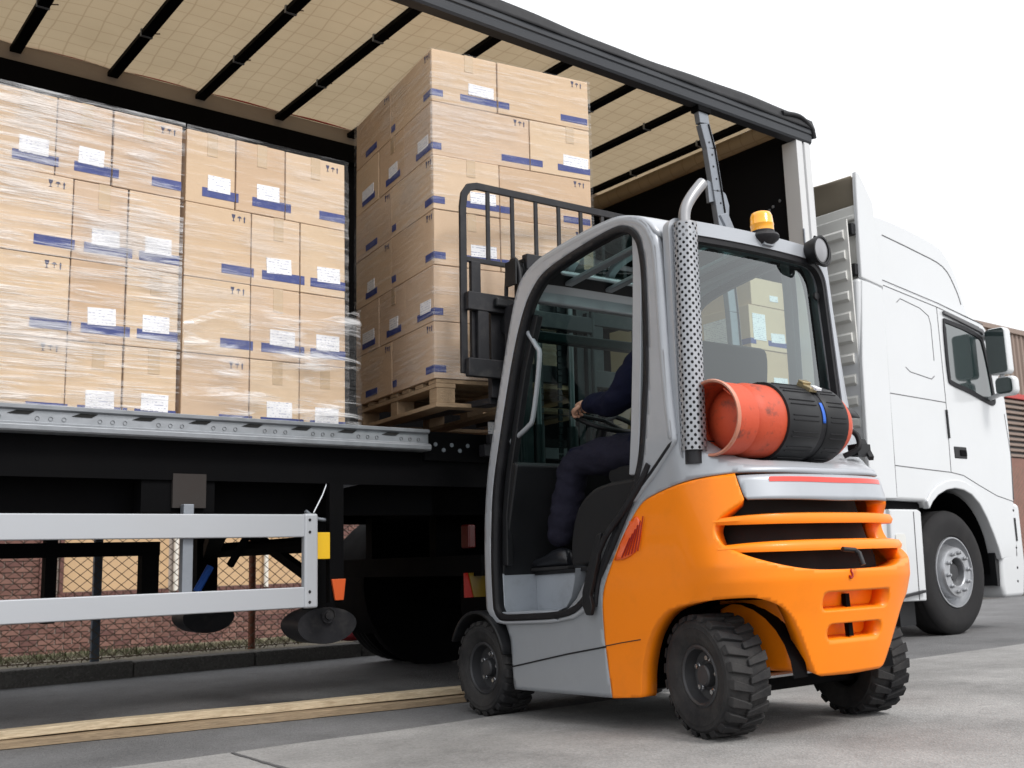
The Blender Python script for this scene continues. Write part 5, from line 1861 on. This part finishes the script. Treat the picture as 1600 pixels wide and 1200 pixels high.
# cloth folds behind the knee and along the sleeve
for v in bme.vertices:
    p = v.co
    q = .012 * mnoise.noise(Vector((p.x * 7 + p.z * 9, p.y * 6, p.z * 20 - p.x * 8))) + .006 * mnoise.noise(Vector((p.x * 25, p.y * 25, p.z * 40)))
    v.co += v.normal * q
bm = bmesh.new()
bm.from_mesh(bme)
for f in bm.faces:
    c = f.calc_center_median()
    leg = c.z < 1.225 or (c.x > .60 and abs(c.y) < .28 and c.z < 1.27)
    neck = c.z > 1.70 and abs(c.y) < .09
    wrist = c.z > 1.3 and c.x > .895
    f.material_index = 1 if leg else (2 if (neck or wrist) else 0)
    f.smooth = True


def hand(base, d, up_, flip):
    """palm with four bent fingers and a thumb leaving its side, closing round a grip"""
    d = Vector(d).normalized()
    up_ = Vector(up_)
    s = d.cross(up_).normalized() * flip           # towards the thumb
    n = s.cross(d).normalized() * flip             # back of the hand
    base = Vector(base)
    out = []
    pv = [base, base + d * .045, base + d * .085]
    m = skin_mesh([tuple(q) for q in pv], [(0, 1), (1, 2)], [(.030, .022), (.040, .018), (.040, .015)], 0, 2)
    out.append(m)
    for i, (o, l) in enumerate(((.030, .074), (.010, .082), (-.010, .076), (-.029, .060))):
        a = base + d * .080 + s * o
        b_ = a + d * (l * .42) - n * .006
        c_ = b_ + d * (l * .12) - n * (l * .36)
        e_ = c_ - d * (l * .24) - n * (l * .10)
        out.append(skin_mesh([tuple(q) for q in (a, b_, c_, e_)], [(0, 1), (1, 2), (2, 3)], [.0095, .009, .0085, .007], 0, 2))
    a = base + d * .022 + s * .030
    b_ = a + d * .028 + s * .022 - n * .010
    c_ = b_ + d * .030 - s * .004 - n * .016
    out.append(skin_mesh([tuple(q) for q in (a, b_, c_)], [(0, 1), (1, 2)], [.013, .011, .009], 0, 2))
    return out


extra = hand((.905, .202, 1.462), (1, -.22, -.10), (0, .35, .94), -1) + hand((.855, -.295, 1.32), (1, 0, -.12), (0, -.2, 1), 1)
for m in extra:
    k0 = len(bm.faces)
    bm.from_mesh(m)
    bm.faces.ensure_lookup_table()
    for f in bm.faces[k0:]:
        f.material_index = 2
        f.smooth = True
    bpy.data.meshes.remove(m)
# head with brow, nose, lips, chin, ears
hb = bmesh.new()
bmesh.ops.create_uvsphere(hb, u_segments=36, v_segments=26, radius=1)
HC = Vector((.52, 0, 1.85))
for v in hb.verts:
    x, y, z = v.co
    fx = x
    sx = .098 if x > 0 else .100
    p = Vector((x * sx, y * .074, z * .118))
    if z < -.2:
        k = min(1, (-.2 - z) / .8)
        p.y *= 1 - .30 * k
        p.x = p.x * (1 - .10 * k) + .014 * k
    if fx > .5:
        g_ = lambda yc, zc, r: math.exp(-(((y - yc) / r) ** 2 + ((z - zc) / r) ** 2))
        p.x += .024 * math.exp(-((y / .13) ** 2)) * math.exp(-(((z + .16) / .20) ** 2))          # nose
        p.x -= .011 * (g_(.32, .06, .17) + g_(-.32, .06, .17))                                    # eye sockets
        p.x += .005 * math.exp(-((z - .22) / .08) ** 2) * (abs(y) < .6)                            # brow
        p.x += .006 * math.exp(-((y / .28) ** 2)) * (math.exp(-(((z + .47) / .05) ** 2)) + math.exp(-(((z + .57) / .05) ** 2)))   # lips
        p.x += .010 * math.exp(-((y / .3) ** 2)) * math.exp(-(((z + .80) / .12) ** 2))             # chin
    v.co = Matrix.Rotation(rad(6), 3, 'Y') @ p + HC
tmp = bpy.data.meshes.new('h')
hb.to_mesh(tmp)
hb.free()
k0 = len(bm.faces)
bm.from_mesh(tmp)
for sd in (1, -1):
    eb = bmesh.new()
    bmesh.ops.create_uvsphere(eb, u_segments=12, v_segments=8, radius=1)
    for v in eb.verts:
        v.co = Vector((v.co.x * .018, v.co.y * .008, v.co.z * .030)) + HC + Vector((-.008, sd * .077, -.005))
    t2 = bpy.data.meshes.new('ear')
    eb.to_mesh(t2)
    eb.free()
    bm.from_mesh(t2)
bm.faces.ensure_lookup_table()
for f in bm.faces[k0:]:
    f.material_index = 2
    f.smooth = True
pme = bpy.data.meshes.new('person')
bm.to_mesh(pme)
bm.free()
for m in ('navy', 'trouser', 'skin'):
    pme.materials.append(M[m])
man = bpy.data.objects.new('person', pme)
C.objects.link(man)
man.location = FO
man.rotation_euler = RF.to_euler()
tag(man, 'seated driver in navy jumper and dark trousers holding the forklift steering wheel', 'person')
hb = bmesh.new()
bmesh.ops.create_uvsphere(hb, u_segments=28, v_segments=18, radius=1)
bmesh.ops.delete(hb, geom=[v for v in hb.verts if v.co.z < -.25 or (v.co.x > .55 and v.co.z < .45) or (v.co.x > .15 and v.co.z < .1)], context='VERTS')
for v in hb.verts:
    q = 1 + .03 * mnoise.noise(v.co * 6)
    v.co = Vector((v.co.x * .106 * q, v.co.y * .081 * q, v.co.z * .127 * q)) + HC
hm = bpy.data.meshes.new('hair')
hb.to_mesh(hm)
hb.free()
hm.polygons.foreach_set('use_smooth', [True] * len(hm.polygons))
hm.materials.append(M['hair'])
ho = bpy.data.objects.new('hair', hm)
C.objects.link(ho)
ho.parent = man
for sd in (1, -1):
    e_ = MB().lathe([(0, .011), (.007, .009), (.010, .003), (.010, -.004), (0, -.010)], HC + Vector((.079, sd * .024, .014)), (1, 0, 0), 12).build('eye', 'label_paper', man, smooth=60)
    MB().lathe([(0, .0125), (.004, .012), (.0045, .009)], HC + Vector((.079, sd * .024, .014)), (1, 0, 0), 10).build('iris', 'hair', e_)
# shoes
for c, yaw_ in (((1.10, .270, .668), rad(6)), ((1.13, -.20, .668), rad(-4))):
    rz = Matrix.Rotation(yaw_, 3, 'Z')
    b = MB()
    secs = [(-.075, .030, .075), (-.06, .038, .095), (-.02, .040, .11), (.03, .041, .10), (.08, .045, .078), (.13, .049, .066), (.17, .046, .058), (.20, .034, .045), (.212, .016, .028)]
    vs, fs = [], []
    n = 12
    for x, hw, hh in secs:
        for j in range(n):
            a = 2 * math.pi * j / n
            y = hw * math.copysign(abs(math.cos(a)) ** .8, math.cos(a))
            z = .012 + (hh - .012) * (.5 + .5 * math.sin(a)) if math.sin(a) > -.9 else .012
            vs.append(Vector(c) + rz @ Vector((x, y, z)))
    for i in range(len(secs) - 1):
        for j in range(n):
            fs.append((i * n + j, i * n + (j + 1) % n, (i + 1) * n + (j + 1) % n, (i + 1) * n + j))
    fs += [tuple(range(n)), tuple((len(secs) - 1) * n + j for j in range(n))]
    sh = b.add(vs, fs).build('shoe', 'shoe', man, smooth=50)
    sole = [(-.08, -.034), (-.04, -.040), (.05, -.042), (.12, -.052), (.18, -.046), (.215, -.02), (.22, 0), (.215, .02), (.18, .046), (.12, .052), (.05, .042), (-.04, .040), (-.08, .034), (-.09, 0)]
    MB().prism(sole, lambda x, y, h: Vector(c) + rz @ Vector((x, y, h)), .001, .017).build('sole', 'rubber', sh, bevel=.004)

# ------------------------------------------------------------------ fence, brick building, weeds, cladded shed
pm('brick', (.165, .082, .066), .85, var=.35, vscale=3.1, bump=.3, bscale=40, dirt=.35, dcol=(.14, .06, .05), dscale=2.2)
pm('brick_b', (.21, .11, .088), .85, var=.3, vscale=3.7, bump=.3, bscale=40, dirt=.35, dcol=(.16, .08, .06), dscale=2.2)
pm('brick_c', (.135, .064, .055), .85, var=.3, vscale=3.7, bump=.3, bscale=40)
pm('mortar', (.36, .31, .275), .9, var=.15, vscale=14, bump=.3, bscale=60)
pm('render_beige', (.56, .38, .22), .9, var=.12, vscale=2.0, bump=.15, bscale=50, dirt=.25, dcol=(.40, .27, .17), dscale=1.5)
pm('pipe_white', (.75, .72, .66), .5, var=.08)
pm('wire', (.16, .12, .085), .6, .5, var=.3, vscale=20)
pm('rust', (.22, .075, .04), .8, var=.3, vscale=12, dirt=.5, dcol=(.10, .04, .03))
pm('fence_post', (.10, .125, .16), .5, .3, var=.2, vscale=8, dirt=.3, dcol=(.05, .05, .055))
pm('cladding', (.235, .175, .145), .6, .1, var=.08, vscale=1.0)
pm('cladding_trim', (.42, .04, .035), .5)
pm('grass', (.10, .115, .05), .8, var=.4, vscale=3)
pm('grass_dry', (.22, .20, .13), .85, var=.3, vscale=3)
pm('bag_red', (.42, .045, .06), .5, var=.2)
WY = 15.2
bl = thing('brick_building', 'low red brick building with beige rendered panels behind the wire fence', 'building', (6, WY, .05))
B_ = lambda b, name, mat, parent=None, **k: b.build(name, mat, parent or bl, world=True, **k)
B_(MB().b2((-6, WY + .012, -.6), (18, WY + .30, 4.2)), 'wall', 'mortar')
holes = [(4.02, 5.50, .44, 2.6), (5.66, 8.20, .44, 2.6), (-.5, 2.4, .44, 2.6)]
for x0, x1, z0, z1 in holes:
    pn = B_(MB().b2((x0, WY + .006, z0), (x1, WY + .02, z1)), 'rendered_panel', 'render_beige')
    n = int((x1 - x0 + .1) / .11)
    for i in range(n):
        B_(MB().b2((x0 - .05 + i * .11, WY - .03, z0 - .075), (x0 - .05 + i * .11 + .10, WY + .02, z0 - .008)), 'sill_brick', 'brick_c', pn)
bmesh_ = MB().b2((-.104, -.012, -.0305), (.104, .03, .0305)).mesh('brick')
BR = []
for r in range(60):
    z = -.365 + r * .075
    for c in range(90):
        x = -2.0 + c * .225 + (.1125 if r % 2 else 0)
        if any(x0 - .09 < x < x1 + .09 and z0 - .06 < z < z1 + .02 for x0, x1, z0, z1 in holes):
            continue
        BR.append((x, z))


def show(p):
    x, z = p
    near = (3.1 < x < 9.6) and ((z < .50) or (x < 4.05 and z < 1.15) or (5.45 < x < 5.7 and z < 1.1) or (x > 8.15 and 1.2 < z < 1.85))
    return near


vis = sorted([p for p in BR if show(p)], key=lambda p: p[0] + .4 * abs(p[1] - .4))[:300]
vs_ = set(vis)
bms = []
for m in ('brick', 'brick_b', 'brick_c'):
    q = bmesh_.copy()
    q.materials.append(M[m])
    bms.append(q)
for x, z in vis:
    o = bpy.data.objects.new('brick', random.choice(bms))
    C.objects.link(o)
    o.parent = bl
    o.location = Vector((x, WY + random.uniform(-.003, .003), z)) - bl.location
    o.rotation_euler = (0, random.uniform(-.006, .006), random.uniform(-.006, .006))
b = MB()
for x, z in BR:
    if (x, z) not in vs_:
        b.b2((x - .104, WY - .012, z - .0305), (x + .104, WY + .013, z + .0305))
o = B_(b, 'brick_courses', 'brick')
o['kind'] = 'stuff'
for x in (3.80, 5.585, 7.0):
    B_(MB().tube([(x, WY - .06, .40), (x, WY - .06, 4.1)], .035, 10), 'drain_pipe', 'pipe_white', smooth=50)
for x in (3.72, 3.98):
    B_(MB().b2((x, WY - .05, .3), (x + .05, WY + .02, 2.6)), 'window_reveal', 'brick_c')
for i in range(3):
    B_(MB().b2((3.70 + i * .17, WY - .02, .20), (3.73 + i * .17, WY - .014, .32)), 'vent_slot', 'pipe_white')

fe = thing('chain_link_fence', 'rusty chain-link fence on posts along the kerb behind the trailer', 'fence', (5, 7.95, .05))
FN = lambda b, name, mat, parent=None, **k: b.build(name, mat, parent or fe, world=True, **k)
for i, x in enumerate((-3.8, -.7, 2.35, 5.9, 8.9, 11.9, 14.9)):
    FN(MB().b2((x - .03, 7.93, -.05), (x + .03, 7.97, 1.95)), 'fence_post', 'fence_post', bevel=.005)
for x in (.6, 3.575, 7.4):
    FN(MB().tube([(x, 7.99, -.05), (x, 7.99, 1.9)], .028, 10), 'slim_post', 'rust', smooth=50)
b = MB()
pz, z0, z1, xa, xb = .062, .065, 1.9, -3, 15
hgt = z1 - z0
x = xa - hgt * 1.25
while x < xb:
    for sg in (1, -1):
        p, q = (x, z0), (x + hgt * 1.25, z1)
        if sg < 0:
            p, q = (x + hgt * 1.25, z0), (x, z1)
        y_ = 7.925 + .004 * sg
        b.beam((p[0], y_, p[1]), (q[0], y_, q[1]), .0045, .0045)
    x += .098
FN(b, 'wire_mesh', 'wire')['kind'] = 'stuff'
FN(MB().tube([(-3, 7.93, .075), (15, 7.93, .075)], .004, 6), 'tension_wire', 'wire')

for nm, mat, cnt, yl, yh, hmin, hmax, lab in (('grass', 'grass', 1500, 8.2, 11.0, .03, .10, 'green weeds growing in the verge behind the fence'), ('dry_grass', 'grass_dry', 5000, 8.0, 14.0, .015, .05, 'dry pale grass covering the verge behind the fence')):
    b = MB()
    for i in range(cnt):
        x, y = random.uniform(0, 13), random.uniform(yl, yh)
        if nm == 'grass' and mnoise.noise(Vector((x * .9, y * .9, 0))) < .05:
            continue
        for k in range(4):
            a, h = random.uniform(0, 6.28), random.uniform(hmin, hmax)
            dx, dy = math.cos(a) * .008, math.sin(a) * .008
            lx, ly = random.uniform(-.05, .05), random.uniform(-.05, .05)
            X_, Y_ = x + random.uniform(-.05, .05), y + random.uniform(-.05, .05)
            b.add([(X_ - dx, Y_ - dy, VZ(Y_) - .01), (X_ + dx, Y_ + dy, VZ(Y_) - .01), (X_ + lx, Y_ + ly, VZ(Y_) + h)], [(0, 1, 2)])
    o = b.build(nm, mat)
    tag(o, lab, 'grass', kind='stuff')
b = MB()
b.grid(lambda a, t: (4.42 + math.cos(a) * .17 * math.sin(t) * (1 + .35 * mnoise.noise(Vector((a * 1.3, t * 3, 1)))), 7.86 + math.sin(a) * .07 * math.sin(t) * (1 + .3 * mnoise.noise(Vector((a * 2, t * 4, 5)))), .058 + .085 * (1 - math.cos(t)) / 2 * 1.3 * (1 + .35 * mnoise.noise(Vector((a * 2.2, t * 3, 8))))), [2 * math.pi * i / 24 for i in range(24)], [.05 + (math.pi - .1) * j / 12 for j in range(13)], cu=True)
tag(b.build('plastic_bag', 'bag_red', smooth=25), 'crumpled red plastic bag lying on the kerb behind the landing leg', 'bag')

# brown profiled-sheet shed far right
sh = thing('cladded_shed', 'brown ribbed metal shed with red trim far right behind the truck cab', 'building', (40, 16.5, 0))
SH = lambda b, name, mat, parent=None, **k: b.build(name, mat, parent or sh, world=True, **k)
prof = []
x = 26.
while x < 62:
    prof += [(x, 16.5), (x + .13, 16.5), (x + .17, 16.44), (x + .26, 16.44)]
    x += .30
prof += [(62.2, 16.5), (62.2, 16.9), (26, 16.9)]
SH(MB().prism(prof, lambda x, y, z: (x, y, z), 5.62, 7.75), 'ribbed_wall', 'cladding')
SH(MB().b2((25.9, 16.38, 7.75), (62.3, 17.2, 7.92)), 'eaves_trim', 'cladding')
SH(MB().b2((26, 16.6, 3.5), (62, 16.9, 5.5)), 'louvre_void', 'seam')
SH(MB().b2((25.9, 16.40, 5.50), (62.2, 16.9, 5.66)), 'red_trim', 'cladding_trim')
for i in range(11):
    z = 3.55 + i * .18
    SH(MB().b2((26, 16.46, z), (62, 16.62, z + .085)), 'louvre_slat', 'cladding')
for i in range(13):
    SH(MB().b2((26 + i * 3, 16.42, 3.4), (26.25 + i * 3, 16.65, 5.55)), 'louvre_post', 'cladding')
SH(MB().b2((26, 16.48, 0), (62, 16.9, 3.5)), 'plinth_wall', 'brick_b')
